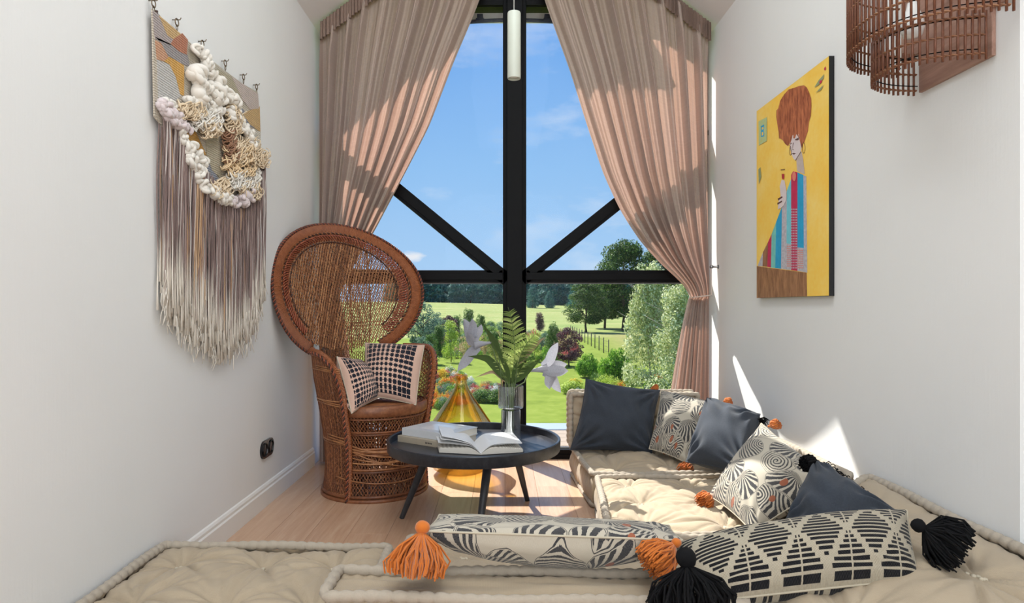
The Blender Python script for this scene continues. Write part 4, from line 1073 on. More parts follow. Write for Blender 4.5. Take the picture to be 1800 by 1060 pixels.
    # loops of cane tied round the front posts
    for sg in (-1, 1):
        for z in (.30, .315, .33, .50, .51, .68, .69, .70):
            m = MB(); m.tube([shell(sg * th, z + .03 * (TM - th)) * 1.02 for th in np.linspace(TM - .5, TM + .03, 10)], .0032, 5); m.build('binding_loop', M_canelt, t)
    # arm and front edge
    for sg in (-1, 1):
        pts = [fan(sg * .30 - s0, 0.0)] if False else []
        path = []
        for th in np.linspace(math.radians(56), TM, 26): path.append(shell(sg * th, ztop(th)) * 1.0 + Vector((0, 0, .006)))
        zt_ = ztop(TM); 
        for z in np.linspace(zt_, .0, 26)[1:]: path.append(shell(sg * TM, z))
        cc = Vector((0, 0, 0)); ups = []
        for i, q in enumerate(path): n = Vector((q.x, q.y, 0)).normalized(); ups.append((n.x, n.y, 0.001))
        m = MB(); m.tube(path, 1, 10, flat=(.015, .021), up=ups); m.build('arm_rail', M_wound, t)
        m = MB(); rope(m, [q * 1.0 + Vector((u[0], u[1], 0)) * .016 for q, u in zip(path, ups)], .0065, 34, (0, 1)); m.build('twisted_edge', [M_dark, M_red], t)
        m = MB(); rope(m, [q - Vector((u[0], u[1], 0)) * .016 for q, u in zip(path, ups)], .005, 34, (0, 1)); m.build('twisted_edge', [M_dark, M_red], t)
    # drum under the seat
    def RD(z): return np.interp(z, [0, .03, .12, .25, .36, .44, .50], [.292, .288, .276, .252, .262, .285, .288])
    def drum(th, z, k=1.0): return Vector((RD(z) * k * math.sin(th), -RD(z) * k * math.cos(th), z))
    m = MB()
    for sgn in (1, -1):
        for th0 in np.arange(0, 2 * PI, 2 * PI / 100): m.tube([drum(th0 + sgn * z * 2.4, z) for z in np.linspace(.02, .46, 14)], .0024, 4, cap=False)
    for th0 in np.arange(0, 2 * PI, 2 * PI / 90): m.tube([drum(th0, z, .985) for z in np.linspace(.02, .46, 8)], .0028, 4, cap=False)
    o = m.build('drum_lattice', M_cane, t); o['kind'] = 'stuff'
    m = MB()
    for z, r in ((.006, .012), (.028, .009), (.355, .006), (.368, .006), (.155, .007), (.168, .006), (.262, .010), (.245, .006), (.278, .006), (.44, .006)):
        m.tube([drum(th, z) * 1.0 + Vector((0, 0, .0)) for th in np.linspace(0, 2 * PI, 64)[:-1]], r, 6, closed=True)
    m.build('drum_hoops', M_cane, t)
    m = MB(); rr = random.Random(5)
    for k in range(9):
        z0 = rr.uniform(.13, .34); z1 = rr.uniform(.13, .34); s = rr.choice((-1, 1))
        m.tube([drum(s * th, z0 + (z1 - z0) * f - .045 * math.sin(f * PI), 1.03) for f, th in zip(np.linspace(0, 1, 22), np.linspace(-1.3, 1.4, 22))], .0042, 5)
    m.build('crossing_canes', M_canelt, t)
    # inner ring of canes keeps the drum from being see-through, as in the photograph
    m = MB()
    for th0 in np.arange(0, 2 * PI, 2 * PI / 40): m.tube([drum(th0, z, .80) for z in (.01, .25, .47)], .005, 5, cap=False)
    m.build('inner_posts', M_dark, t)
    # seat
    m = MB(); m.lathe([(.001, .480), (.287, .480), (.291, .492), (.287, .504), (.001, .506)], 56); m.build('seat', M_cane, t)
    m = MB()
    for k in range(17): m.tube([Vector(((.012 + .016 * k) * math.cos(a), (.012 + .016 * k) * math.sin(a), .507)) for a in np.linspace(0, 2 * PI, 48)[:-1]], .0052, 5, closed=True)
    m.build('seat_weave', M_cane, t)
    m = MB(); m.tube([drum(th, .478) * 1.0 for th in np.linspace(0, 2 * PI, 64)[:-1]], 1, 8, closed=True, flat=(.012, .030)) if False else None
    m.lathe([(.288, .452), (.296, .458), (.299, .475), (.298, .498), (.292, .508), (.284, .510)], 64, cap=False); m.build('seat_rim', M_cane, t)
    return t
peacock()
pillow('black-on-pink grid cushion leaning on the right arm of the peacock chair', [P(642, 603, 3.82), P(746, 607, 3.78), P(731, 712, 3.60), P(640, 694, 3.60)], .17, M_grid, seed=21, pinch=.03, wrinkle=.004)
pillow('black-on-pink grid cushion turned sideways against the left arm', [P(592, 627, 3.55), P(634, 634, 3.76), P(664, 700, 3.60), P(618, 727, 3.42)], .17, M_grid, seed=22, pinch=.04, wrinkle=.004)

# ------------------------------------------------------------------ coffee table
M_tray = wood_mat('black_stained_wood', (30, 31, 36), (44, 45, 50), (58, 59, 64), .32, s=1.5)
TC = Vector((-.141, 3.2, 0)); TR_ = .42; TH = .372
def table():
    t = thing('coffee_table', 'round black tray-top coffee table on three splayed legs', 'coffee table', TC, world=True)
    m = MB(); m.lathe([(.001, TH - .018), (TR_ - .012, TH - .018), (TR_ - .012, TH), (.001, TH)], 72, c=tuple(TC)); m.build('tray_bottom', M_tray, t, sharp=30)
    m = MB(); m.lathe([(TR_ - .014, TH - .020), (TR_ - .002, TH - .020), (TR_, TH - .016), (TR_ + .002, TH + .030), (TR_ - .001, TH + .034), (TR_ - .010, TH + .034), (TR_ - .013, TH + .030), (TR_ - .014, TH - .020)], 96, c=tuple(TC), cap=False); m.build('tray_rim', M_tray, t, sharp=30)
    for top, foot in (((-.355, 3.235), (-.500, 3.228)), ((-.065, 3.02), (-.112, 2.83)), ((.05, 3.36), (.132, 3.52))):
        a = Vector((top[0], top[1], TH - .018)); b = Vector((foot[0], foot[1], 0)); m = MB()
        m.tube([a, a.lerp(b, .3), b], [.021, .0195, .0125], 14); m.build('leg', M_tray, t, sharp=40)
    m = MB(); m.box((TC.x - .2, TC.y - .05, TH - .035), (TC.x + .2, TC.y + .05, TH - .018), bev=.004); m.build('leg_plate', M_tray, t, smooth=False)
table()
# books
M_page = Mat('book_pages')
def pages_mat():
    M = M_page; o, x, y, z = M.uv(obj=True); s = (z * 5200 + M.noise(o, 12, 2) * 6).sin()
    col = M.mix(s * .5 + .5, s2l((196, 190, 180)), s2l((232, 228, 220))); return M.done(M.pbr(col, .85, M.bump(s, .25, .001), spec=.1))
M_page = pages_mat()
M_paper = plain('white_paper', (226, 226, 226), .45, var=.03)
M_cover1 = plain('pale_grey_cover', (196, 198, 202), .35, bumpn=(50, .03), var=.04); M_cover2 = plain('taupe_cover', (170, 158, 140), .5, var=.05)
M_photo = plain('glossy_white_print', (226, 228, 232), .2, var=.03); M_inkp = plain('dark_print', (62, 58, 56), .5, var=.4)
M_cov3 = plain('charcoal_cover', (46, 46, 50), .5)
def book(label, c, a, b, h, z0, cover, ct=.003, photo=False, marks=False):
    """closed book: c centre (x,y), a unit dir of the spine edge (near side), size b=(along, across), height h"""
    ang = math.atan2(a[1], a[0]); t = thing('book', label, 'book', (c[0], c[1], z0), ang, group='books stacked on the coffee table'); L, Wd = b[0] / 2, b[1] / 2
    m = MB(); m.box((-L + .004, -Wd + .006, ct), (L - .004, Wd - .004, h - ct)); m.build('pages', M_page, t, smooth=False)
    m = MB(); m.box((-L, -Wd, 0), (L, Wd, ct), bev=.001); m.box((-L, -Wd, h - ct), (L, Wd, h), bev=.001); m.box((-L, -Wd - .001, 0), (L, -Wd + ct, h), bev=.0012); m.build('cover', cover, t, smooth=False)
    if photo: m = MB(); m.box((-L * .50, -Wd * .6, h), (L * .62, Wd * .62, h + .0004)); m.build('cover_print', M_photo, t, smooth=False)
    if marks:
        m = MB()
        for k in range(5): m.box((L * .16 + k * .0085, -Wd - .0016, h * .36), (L * .16 + k * .0085 + (.005 if k % 2 else .0062), -Wd - .0008, h * .62))
        m.build('spine_print', M_inkp, t, smooth=False)
    return t
bx, by = -.315, 3.285; dv = Vector((.300, -.206)).normalized()
book('taupe-spined lower book of the stack on the coffee table', (bx - .012, by - .012), dv, (.315, .24), .030, TH, M_cover2, marks=True)
book('thick pale grey upper book of the stack on the coffee table', (bx, by), dv, (.300, .232), .036, TH + .0305, M_cover1, photo=True)
def open_book():
    o0 = Vector((-.098, 2.960, TH)); ve = Vector((-.045, .275, 0)); uL = Vector((-.195, .045, 0)); uR = Vector((.190, .050, 0))
    t = thing('open_book', 'book lying open with pages raised, front of the vase on the coffee table', 'book', o0, world=True)
    def leafblock(name, u, prof, z0f, mat, y0=0, y1=1, nu=22):
        m = MB(); f = np.linspace(0, 1, nu); rows = []
        zt = np.array([prof(x) for x in f]); zb = np.array([z0f(x) for x in f])
        for yy in (y0, y1):
            rows.append([o0 + u * x + ve * yy + Vector((0, 0, z)) for x, z in zip(f, zt)]); rows.append([o0 + u * x + ve * yy + Vector((0, 0, z)) for x, z in zip(f, zb)])
        V = rows[0] + rows[1] + rows[2] + rows[3]; n = nu; Fc = []
        for i in range(n - 1):
            Fc += [(i, i + 1, 2 * n + i + 1, 2 * n + i), (n + i, 3 * n + i, 3 * n + i + 1, n + i + 1), (i, n + i, n + i + 1, i + 1), (2 * n + i, 2 * n + i + 1, 3 * n + i + 1, 3 * n + i)]
        Fc += [(0, 2 * n, 3 * n, n), (n - 1, 2 * n - 1, 4 * n - 1, 3 * n - 1)]
        m.add(V, Fc); return m.build(name, mat, t, sharp=35)
    leafblock('cover', uL * 1.03, lambda x: .003, lambda x: .0002, M_cov3, -.01, 1.01); leafblock('cover', uR * 1.03, lambda x: .003, lambda x: .0002, M_cov3, -.01, 1.01)
    leafblock('page_block', uL, lambda x: .004 + .030 * math.sin(min(1, x * 3.2) * PI / 2) - .012 * x, lambda x: .003, M_page)
    leafblock('page_block', uR, lambda x: .004 + .028 * math.sin(min(1, x * 3.2) * PI / 2) - .015 * x * x, lambda x: .003, M_page)
    k = 0
    for s, u, lst in ((0, uL, ((.055, .018, .96), (.046, .004, 1.02), (.040, .010, .98), (.060, .030, .93))), (1, uR, ((.048, -.010, .98), (.040, .004, 1.0)))):
        for h, e, w in lst:
            top = (lambda h, e: (lambda x: .0055 + .030 * math.sin(min(1, x * 3.2) * PI / 2) + (h - .030) * math.sin(min(1, x * 1.3) * PI / 2) + e * x * x * .6 - .006 * x))(h, e)
            leafblock('loose_page', u * w, top, (lambda tp: (lambda x: tp(x) - .0012))(top), M_paper, .0 + .01 * k, 1 - .005 * k); k += 1
open_book()
# vase
M_vglass = glass_mat('ribbed_clear_glass', (.975, .98, .985), .6, edge=(.88, .90, .92), edgepow=.3)
M_water = glass_mat('vase_water', (.97, .98, .98), .2, edge=(.95, .96, .96), edgepow=.3)
VB = Vector((.040, 3.30, TH))
def vase():
    t = thing('glass_vase', 'clear ribbed glass vase of two stacked cylinders holding the bouquet', 'vase', VB, world=True)
    def ribbed(prof, n=160, ribs=40, amp=.0012, name='x', mat=M_vglass):
        V = []
        for r, z in prof:
            for j in range(n):
                a = 2 * PI * j / n; rr = r + (amp * math.cos(ribs * a) if r > .02 else 0); V.append((VB.x + rr * math.cos(a), VB.y + rr * math.sin(a), VB.z + z))
        k = len(prof); Fc = [(i * n + j, i * n + (j + 1) % n, (i + 1) * n + (j + 1) % n, (i + 1) * n + j) for i in range(k - 1) for j in range(n)]
        m = MB(); m.add(V, Fc); return m.build(name, mat, t)
    ribbed([(.001, .001), (.046, .001), (.049, .005), (.049, .150), (.0455, .152), (.0455, .012), (.001, .012)], amp=.0004, ribs=30, name='lower_cylinder')
    ribbed([(.047, .158), (.060, .162), (.0625, .170), (.0625, .270), (.061, .274), (.058, .272), (.058, .172), (.0455, .160)], name='upper_cylinder')
    m = MB(); m.lathe([(.001, .013), (.0448, .013), (.0448, .105), (.001, .105)], 40, c=tuple(VB)); m.build('water', M_water, t)
vase()
# bouquet
M_fern = leaf_mat('fern_green', (96, 118, 60), (140, 158, 84), (184, 196, 120), .5)
M_leaf = leaf_mat('lily_leaf_green', (52, 74, 42), (84, 108, 58), (118, 136, 78), .35)
M_stem = plain('stem_green', (86, 104, 58), .6, var=.2)
M_lily = Mat('lily_petal')
def lilymat():
    M = M_lily; o, x, y, z = M.uv(); n = M.noise(M.vec(x * 3, y * 30), 1, 3); col = M.mix(n, s2l((150, 150, 160)), s2l((196, 196, 204)))
    return M.done(M.add_translucent(M.pbr(col, .6, M.bump(n, .3, .002), spec=.2), col, .35))
M_lily = lilymat()
M_bud = plain('lily_bud', (150, 128, 100), .6, var=.25)
D0 = 3.30
def blade(m, pts, w, mi=0, prof=None, updir=(0, -1, .3), cup=.25, nseg=12, nw=5):
    """a leaf: swept along pts with width profile"""
    p = np.asarray([tuple(q) for q in pts], float); s = np.linspace(0, 1, len(p)); f = np.linspace(0, 1, nseg + 1)
    # smooth resample
    q = np.stack([np.interp(f, s, p[:, k]) for k in range(3)], -1)
    for _ in range(2): q[1:-1] = (q[:-2] + 2 * q[1:-1] + q[2:]) / 4
    t = np.gradient(q, axis=0); t /= np.linalg.norm(t, axis=1)[:, None]; side = np.cross(t, np.array(updir, float)); side /= np.maximum(np.linalg.norm(side, axis=1), 1e-6)[:, None]; nn = np.cross(side, t)
    if prof is None: prof = lambda x: math.sin(PI * min(1, x * 1.0 + .04) ** .8) ** .9
    V = []; UV = []
    for i, x in enumerate(f):
        ww = w * max(.02, prof(x)) * .5
        for j in range(nw):
            a = -1 + 2 * j / (nw - 1); V.append(q[i] + side[i] * a * ww + nn[i] * abs(a) ** 1.5 * ww * cup); UV.append((a, x))
    m.add(np.array(V), gridfaces(nw, nseg + 1), mi, np.array(UV))
def fern(tip, base, mid, n, wmax, label, stem_to=None, dd=0):
    t = thing('fern_frond', label, 'fern', tuple(VB + Vector((0, 0, .02))), world=True); m = MB(); ms = MB()
    a, b, c = base, mid, tip; N = 40
    cur = [a * (1 - f) ** 2 + b * 2 * f * (1 - f) + c * f * f for f in np.linspace(0, 1, N)]
    ms.tube([VB + Vector((.0, 0, .02))] + cur, [.0022] + [.0022 - .0016 * i / N for i in range(N)], 6); ms.build('stem', M_stem, t)
    for i in range(n):
        f = .12 + .86 * i / n; k = int(f * (N - 1)); p = cur[k]; tg = (cur[min(N - 1, k + 1)] - cur[k - 1]).normalized()
        sd = tg.cross(Vector((0, -1, .1))).normalized(); L = wmax * math.sin(PI * min(1, (1 - f) * .72 + .08)) ** .8
        for s in (-1, 1):
            d = (sd * s * 1.0 + tg * .55).normalized(); e = p + d * L + Vector((0, rng.uniform(-.01, .01), -L * .12))
            midp = p.lerp(e, .5) + tg * L * .06
            blade(m, [p, midp, e], L * .30, prof=lambda x: (1 - x) ** .6 * (.72 + .28 * math.cos(x * 44)), nseg=14, nw=3, cup=.15)
    m.build('pinnae', M_fern, t)
fern(P(893, 540, D0 - .02), P(899, 676, D0), P(912, 600, D0), 24, .078, 'tallest fern frond rising straight up before the mullion')
fern(P(948, 584, D0 - .06), P(903, 676, D0), P(914, 600, D0), 18, .060, 'fern frond arching to the right over the vase')
fern(P(845, 592, D0 + .03), P(893, 676, D0), P(882, 610, D0), 16, .050, 'small fern frond arching to the left')
fern(P(866, 612, D0 + .05), P(896, 676, D0), P(892, 620, D0), 16, .05, 'short fern frond behind the left leaves')
fern(P(925, 604, D0 + .05), P(900, 676, D0), P(906, 620, D0), 16, .05, 'short fern frond behind the right leaves')
def leafstem(pairs, label, cat='leaf stem', name='leafy_stem'):
    t = thing(name, label, cat, tuple(VB + Vector((0, 0, .02))), world=True)
    for (base, mid, tip, w, mat) in pairs:
        ms = MB(); ms.tube([VB + Vector((rng.uniform(-.02, .02), rng.uniform(-.02, .02), .02)), base], .0022, 6); ms.build('stem', M_stem, t)
        m = MB(); blade(m, [base, mid, tip], w, cup=.35); m.build('leaf', mat, t)
q = lambda x, y, d=0: P(x, y, D0 + d)
leafstem([(q(888, 668), q(858, 630), q(822, 626, -.05), .040, M_leaf), (q(889, 672), q(868, 652), q(834, 664, -.06), .018, M_bud)], 'lily leaves reaching left from the vase below the left lily')
leafstem([(q(876, 618), q(864, 594), q(850, 571, -.03), .030, M_leaf), (q(888, 650), q(872, 600), q(868, 590, .03), .02, M_leaf)], 'upright lily leaf behind the left lily')
leafstem([(q(903, 672), q(925, 652), q(953, 628, -.07), .045, M_leaf), (q(902, 670), q(930, 640), q(946, 640, .02), .036, M_leaf)], 'lily leaves reaching right towards the right lily')
leafstem([(q(910, 640), q(934, 612), q(958, 592, -.03), .036, M_bud), (q(908, 640), q(925, 608), q(938, 598, .04), .038, M_leaf)], 'lily leaf and brown bud above the right lily', )
leafstem([(q(896, 674, -.04), q(892, 650, -.05), q(886, 630, -.06), .022, M_leaf), (q(900, 674, -.04), q(904, 650, -.05), q(910, 632, -.06), .020, M_leaf), (q(894, 674), q(880, 650), q(874, 632), .02, M_leaf), (q(900, 672), q(912, 648), q(924, 634, -.05), .022, M_leaf)], 'short upright leaves standing in the vase mouth')
def lily(throat, mouth, petals, label):
    t = thing('lily', label, 'flower', tuple(VB + Vector((0, 0, .02))), world=True)
    ms = MB(); ms.tube([VB + Vector((0, 0, .02)), VB + Vector((0, 0, .25)), VB.lerp(throat, .75) + Vector((0, 0, .03)), throat], .003, 6); ms.build('stem', M_stem, t)
    ax = (mouth - throat); L = ax.length; ax = ax.normalized()
    m = MB(); pts = [throat.lerp(mouth, f) for f in np.linspace(0, 1, 8)]; Vv, f_, u_ = tube(pts, [.006 + .020 * (k / 7) ** 1.6 for k in range(8)], 14, cap=False); m.add(Vv, f_, 0, u_); m.build('trumpet', M_lily, t)
    for tip in petals:
        d = (tip - mouth); off = d - ax * d.dot(ax); off = off.normalized() if off.length > 1e-4 else Vector((0, 0, 1))
        b = mouth - ax * L * .25 + off * .016; mid = mouth + off * .035 + ax * .02
        m = MB(); blade(m, [b, mid, b.lerp(tip, .65) + ax * .008, tip], .056, updir=tuple(ax * .45 + Vector((0, -.9, .1))), cup=-.3, prof=lambda x: (.55 + .45 * math.sin(PI * x)) * (1 - x ** 7), nseg=14); m.build('petal', M_lily, t)
lily(q(864, 602), q(834, 606), [q(815, 560, .01), q(830, 560, -.05), q(804, 652, -.02), q(812, 640, .05), q(822, 585, -.09), q(846, 570, .06)], 'grey-lilac lily drooping on the left of the vase')
lily(q(930, 652), q(962, 648), [q(981, 602, 0), q(999, 652, -.05), q(986, 690, .0), q(966, 684, -.05), q(976, 630, .07), q(997, 640, .04)], 'grey-lilac lily drooping on the right of the vase')
# amber demijohn
M_amber = glass_mat('amber_glass', (.99, .925, .66), .6, edge=(.80, .58, .22), edgepow=.35, gl=(1, .97, .9))
def demijohn():
    b = Vector((-.262, 4.12, 0)); t = thing('glass_demijohn', 'large amber glass demijohn on the floor behind the coffee table', 'bottle', b, world=True)
    prof = [(.001, .012), (.10, .004), (.13, .006), (.175, .03), (.205, .08), (.226, .15), (.228, .20), (.215, .26), (.180, .325), (.130, .40), (.084, .465), (.052, .515), (.036, .555), (.033, .60)]
    inn = [(r - .005, z + .004) for r, z in prof[::-1] if r > .05] + [(.001, .018)]
    inn = [(.028, .60), (.031, .555)] + inn
    m = MB(); m.lathe(prof + [(.033, .602)] + inn, 64, c=tuple(b), cap=False); m.build('body', M_amber, t)
    m = MB(); m.lathe([(.034, .582), (.041, .585), (.042, .60), (.040, .612), (.030, .614), (.028, .58)], 40, c=tuple(b), cap=False); m.build('neck_ring', M_amber, t)
demijohn()
# ------------------------------------------------------------------ pendant lamp
M_pend = plain('cream_lacquer', (204, 209, 196), .4); M_cord = plain('white_cord', (214, 214, 210), .6)
def pendant():
    x, y, z = .051, 3.0, 2.09; t = thing('pendant_lamp', 'slim white cylinder pendant lamp hanging before the mullion', 'lamp', (x, y, z), world=True)
    m = MB(); m.lathe([(.0295, 0), (.0305, .002), (.0305, .298), (.029, .303), (.004, .304), (.004, .300), (.0285, .298), (.0285, .02), (.0285, .0)], 40, c=(x, y, z), cap=False); m.build('tube', M_pend, t, sharp=40)
    m = MB(); m.lathe([(.001, .02), (.027, .02), (.022, .010), (.001, .008)], 32, c=(x, y, z)); m.build('lens', M_white, t)
    m = MB(); m.tube([Vector((x, y, z + .303)), Vector((x, y, ZR - .02))], .0022, 6); m.build('cord', M_cord, t)
    m = MB(); m.lathe([(.001, 0), (.04, 0), (.04, .02), (.001, .02)], 24, c=(x, y, ZR - .06)); m.build('ceiling_rose', M_pend, t, sharp=40)
pendant()
# ------------------------------------------------------------------ wall socket
def socket():
    M_b = plain('black_bakelite', (22, 22, 26), .2); M_b2 = plain('black_plastic_insert', (12, 12, 14), .35)
    yc, zc = 3.455, .297; t = thing('wall_socket', 'black double power socket on the left wall above the baseboard', 'socket', (XL, yc, zc), world=True)
    m = MB(); pts = []
    for k in range(40):
        a = 2 * PI * k / 40; cx = .047 * (1 if math.cos(a) > 0 else -1); pts.append((XL, yc + cx + .044 * math.cos(a), zc + .046 * math.sin(a)))
    m.prism(pts, (.010, 0, 0)); m.build('frame', M_b, t, sharp=30)
    for s in (-1, 1):
        m = MB(); V = []; prof = [(.036, .010), (.036, .014), (.031, .015), (.028, .006), (.001, .006)]
        for r, h in prof:
            for k in range(28): V.append((XL + h, yc + s * .044 + r * math.cos(2 * PI * k / 28), zc + r * math.sin(2 * PI * k / 28)))
        Fc = [(i * 28 + j, i * 28 + (j + 1) % 28, (i + 1) * 28 + (j + 1) % 28, (i + 1) * 28 + j) for i in range(4) for j in range(28)]
        m.add(V, Fc); m.build('outlet', M_b2, t, sharp=30)
        m = MB()
        for d in (-.0095, .0095): m.tube([Vector((XL + .005, yc + s * .044 + d, zc)), Vector((XL + .0075, yc + s * .044 + d, zc))], .003, 8)
        m.build('contact', M_metal, t)
socket()
# ------------------------------------------------------------------ rattan wall lamp
M_rod = cane_mat('dark_rattan', (70, 40, 28), (108, 64, 44), (140, 90, 62)); M_tie2 = cane_mat('rattan_binding', (96, 60, 40), (132, 88, 60), (168, 122, 86))
M_board = wood_mat('walnut_board', (138, 104, 90), (166, 130, 114), (186, 150, 134), .5, s=2)
M_bulb = Mat('opal_bulb'); M_bulb = M_bulb.done(M_bulb.pbr((.9, .9, .88), .2))
def wall_lamp():
    t = thing('rattan_wall_lamp', 'two-tiered half-round rattan wall lamp on the right wall', 'wall lamp', (XR, 2.04, 1.76), world=True)
    Y0 = 2.035
    tiers = ((.165, .235, 1.755, 1.895, 33, .0), (.262, .300, 1.845, 2.19, 46, -.01))
    m = MB(); m.box((XR - .012, Y0 - .165, 1.765), (XR, Y0 + .165, 2.2), bev=.002); m.box((XR - .0105, Y0 - .235, 1.901), (XR - .0005, Y0 + .265, 2.199), bev=.002); m.build('wooden_board', M_board, t, smooth=False)
    for hw, pr, z0, z1, n, dy in tiers:
        def cur(a, k=1.0): return (XR - .004 - pr * k * math.sin(a) ** .85, Y0 + dy + hw * k * (math.copysign(abs(math.cos(a)) ** .9, math.cos(a))))
        aa = np.linspace(.04, PI - .04, 200); C = np.array([cur(a) for a in aa]); L = np.concatenate([[0], np.cumsum(np.linalg.norm(np.diff(C, axis=0), axis=1))])
        rod = MB(); rod.tube([Vector((0, 0, 0)), Vector((0, 0, (z1 - z0) * .5)), Vector((0, 0, z1 - z0))], .0037, 7); me = rod.mesh('rod', M_rod)
        for k in range(n):
            s = L[-1] * (k + .5) / n; x = np.interp(s, L, C[:, 0]); y = np.interp(s, L, C[:, 1])
            o = bpy.data.objects.new('rod', me); COL.objects.link(o); o.parent = t; o.location = Vector((x, y, z0 + rng.uniform(-.002, .002))) - WORLD[t.name]; o.rotation_euler = (rng.uniform(-.006, .006), rng.uniform(-.006, .006), rng.random())
        zs = [z0 + .016, (z0 + z1) / 2 if z1 - z0 < .2 else z0 + .075, z1 - .018] + ([z0 + .15, z0 + .24] if z1 - z0 > .2 else [])
        for z in zs:
            m = MB(); path = [Vector((x, y, z)) for x, y in C[::4]]; rope(m, path, .0034, n / L[-1] / 2, (0, 0)); m.build('binding', M_tie2, t)
        m = MB(); m.tube([Vector((x, y, z1 - .02)) for x, y in [cur(a, .97) for a in aa[::8]]], .0022, 5); m.tube([Vector((x, y, z0 + .03)) for x, y in [cur(a, .97) for a in aa[::8]]], .0018, 5)
        m.build('wire_frame', M_frame, t)
    m = MB(); m.lathe([(.001, 0), (.026, .006), (.034, .03), (.030, .06), (.018, .09), (.014, .11)], 28, c=(XR - .13, Y0 + .01, 1.885)); m.build('bulb', M_bulb, t)
    m = MB(); m.tube([Vector((XR, Y0 + .01, 2.02)), Vector((XR - .13, Y0 + .01, 2.02)), Vector((XR - .13, Y0 + .01, 1.99))], .010, 10); m.build('lamp_holder', M_frame, t)
wall_lamp()
# ------------------------------------------------------------------ painting on the right wall
def paint(name, c, var=.06, scale=25, streak=False, c2=None):
    M = Mat(name); o, x, y, z = M.uv(obj=True); n = M.noise(M.vec(x, y * scale, z * (scale * .25 if streak else scale)), 1, 5, .65, .6 if streak else 0); b = s2l(c)
    d = s2l(c2) if c2 else tuple(v * (1 - var) for v in b); col = M.ramp(n, [(.35, d), (.65, tuple(min(1, v * (1 + var)) for v in b))])
    return M.done(M.pbr(col, .55, M.bump(n, .1, .001), spec=.3))
PXF = 1.386
def painting():
    y0, y1, z0, z1 = 2.782, 3.574, 1.091, 2.112
    t = thing('painting', 'yellow painting of a red-haired woman in a striped gown, on the right wall', 'painting', (XR, (y0 + y1) / 2, z0), world=True)
    M_edge = plain('black_canvas_edge', (16, 16, 18), .6)
    m = MB(); m.box((PXF + .0006, y0, z0), (XR, y1, z1), bev=.001); m.build('stretcher', M_edge, t, smooth=False)
    # yellow ground
    M = Mat('yellow_paint'); o, x, y, z = M.uv(obj=True); n = M.noise(o, 5, 4); n2 = M.noise(o, 40, 3); f = (n * .8 + n2 * .2)
    yl = M.done(M.pbr(M.ramp(f, [(.32, s2l((253, 200, 74))), (.5, s2l((253, 210, 96))), (.7, s2l((254, 220, 124)))]), .5, spec=.3))
    m = MB(); m.box((PXF, y0 + .001, z0 + .001), (PXF + .0006, y1 - .001, z1 - .001)); m.build('canvas', yl, t, smooth=False)
    lay = [0]
    def poly(pts, mat, name, sc=(1300, 90, 2.355), lift=None):
        lay[0] += 1; X_ = PXF - .00006 * lay[0]
        V = [onx(sc[0] + a / sc[2], sc[1] + b / sc[2], PXF) for a, b in pts]; V = [Vector((X_, min(max(v.y, y0 + .002), y1 - .002), v.z)) for v in V]
        m = MB(); m.prism(V, (.00005, 0, 0)); return m.build(name, mat, t, smooth=False)
    A = paint('brown_wash', (168, 120, 84), .1, 40, True, (128, 84, 56)); mag = paint('magenta_paint', (196, 42, 84), .1); blu = paint('blue_paint', (40, 160, 206), .08); cy = paint('pale_cyan_paint', (120, 200, 214), .08)
    gry = paint('grey_paint', (196, 192, 198), .06, 60, c2=(172, 166, 176)); tl = paint('teal_paint', (120, 196, 186), .1); hair = paint('auburn_hair_paint', (196, 118, 78), .1, 55, True, (134, 66, 42)); skin = paint('skin_paint', (222, 208, 208), .04)
    neck = paint('neck_paint', (196, 180, 172), .08); line = plain('ink_line', (92, 52, 44), .6); red = plain('wine_red', (178, 30, 44), .5); org = plain('orange_check', (226, 130, 110), .6)
    mst = paint('mustard_smudge', (150, 160, 120), .1)  # pigment of the smudges on the canvas
    poly([(70, 890), (278, 917), (280, 1014), (70, 1022)], A, 'brown_ground')
    poly([(75, 888), (97, 832), (97, 891), (75, 889)], gry, 'gown_stripe'); poly([(97, 832), (118, 790), (116, 893), (95, 891)], A, 'gown_stripe')
    poly([(118, 790), (133, 757), (131, 896), (115, 893)], mag, 'gown_stripe'); poly([(133, 757), (152, 706), (149, 898), (130, 896)], tl, 'gown_stripe')
    poly([(152, 706), (176, 643), (173, 901), (148, 898)], blu, 'gown_stripe'); poly([(176, 643), (196, 578), (195, 904), (172, 901)], gry, 'gown_stripe')
    poly([(196, 578), (214, 528), (214, 906), (194, 904)], cy, 'gown_stripe'); poly([(214, 512), (222, 497), (240, 501), (240, 910), (214, 906)], mag, 'gown_stripe')
    poly([(240, 501), (265, 513), (267, 914), (240, 910)], blu, 'gown_stripe'); poly([(265, 513), (277, 518), (281, 917), (267, 914)], gry, 'gown_stripe')
    poly([(194, 795), (214, 800), (214, 906), (194, 904)], gry, 'checked_patch'); poly([(240, 812), (266, 815), (267, 914), (240, 910)], gry, 'checked_patch')
    for (xa, xb, ya, yb, mt, st) in ((214, 240, 652, 905, gry, 11), (196, 213, 806, 898, org, 9), (241, 266, 822, 908, org, 9)):
        for k in range(int((yb - ya) / st)):
            y_ = ya + k * st; m = MB(); lay[0] += 1 if k == 0 else 0; X_ = PXF - .00006 * lay[0] - .00006
            for c in range(4):
                w = (xb - xa) / 4; V = [onx(1300 + a / 2.355, 90 + b / 2.355, PXF) for a, b in ((xa + c * w + w * .2, y_), (xa + c * w + w * .8, y_), (xa + c * w + w * .8, y_ + st * .5), (xa + c * w + w * .2, y_ + st * .5))]
                m.prism([Vector((X_, v.y, v.z)) for v in V], (.00005, 0, 0))
            m.build('check_row', mt, t, smooth=False)
        lay[0] += 1
    H5 = (1360, 130, 5.3)
    poly([(212, 780), (262, 720), (276, 790), (292, 935), (220, 905)], neck, 'neck', H5)
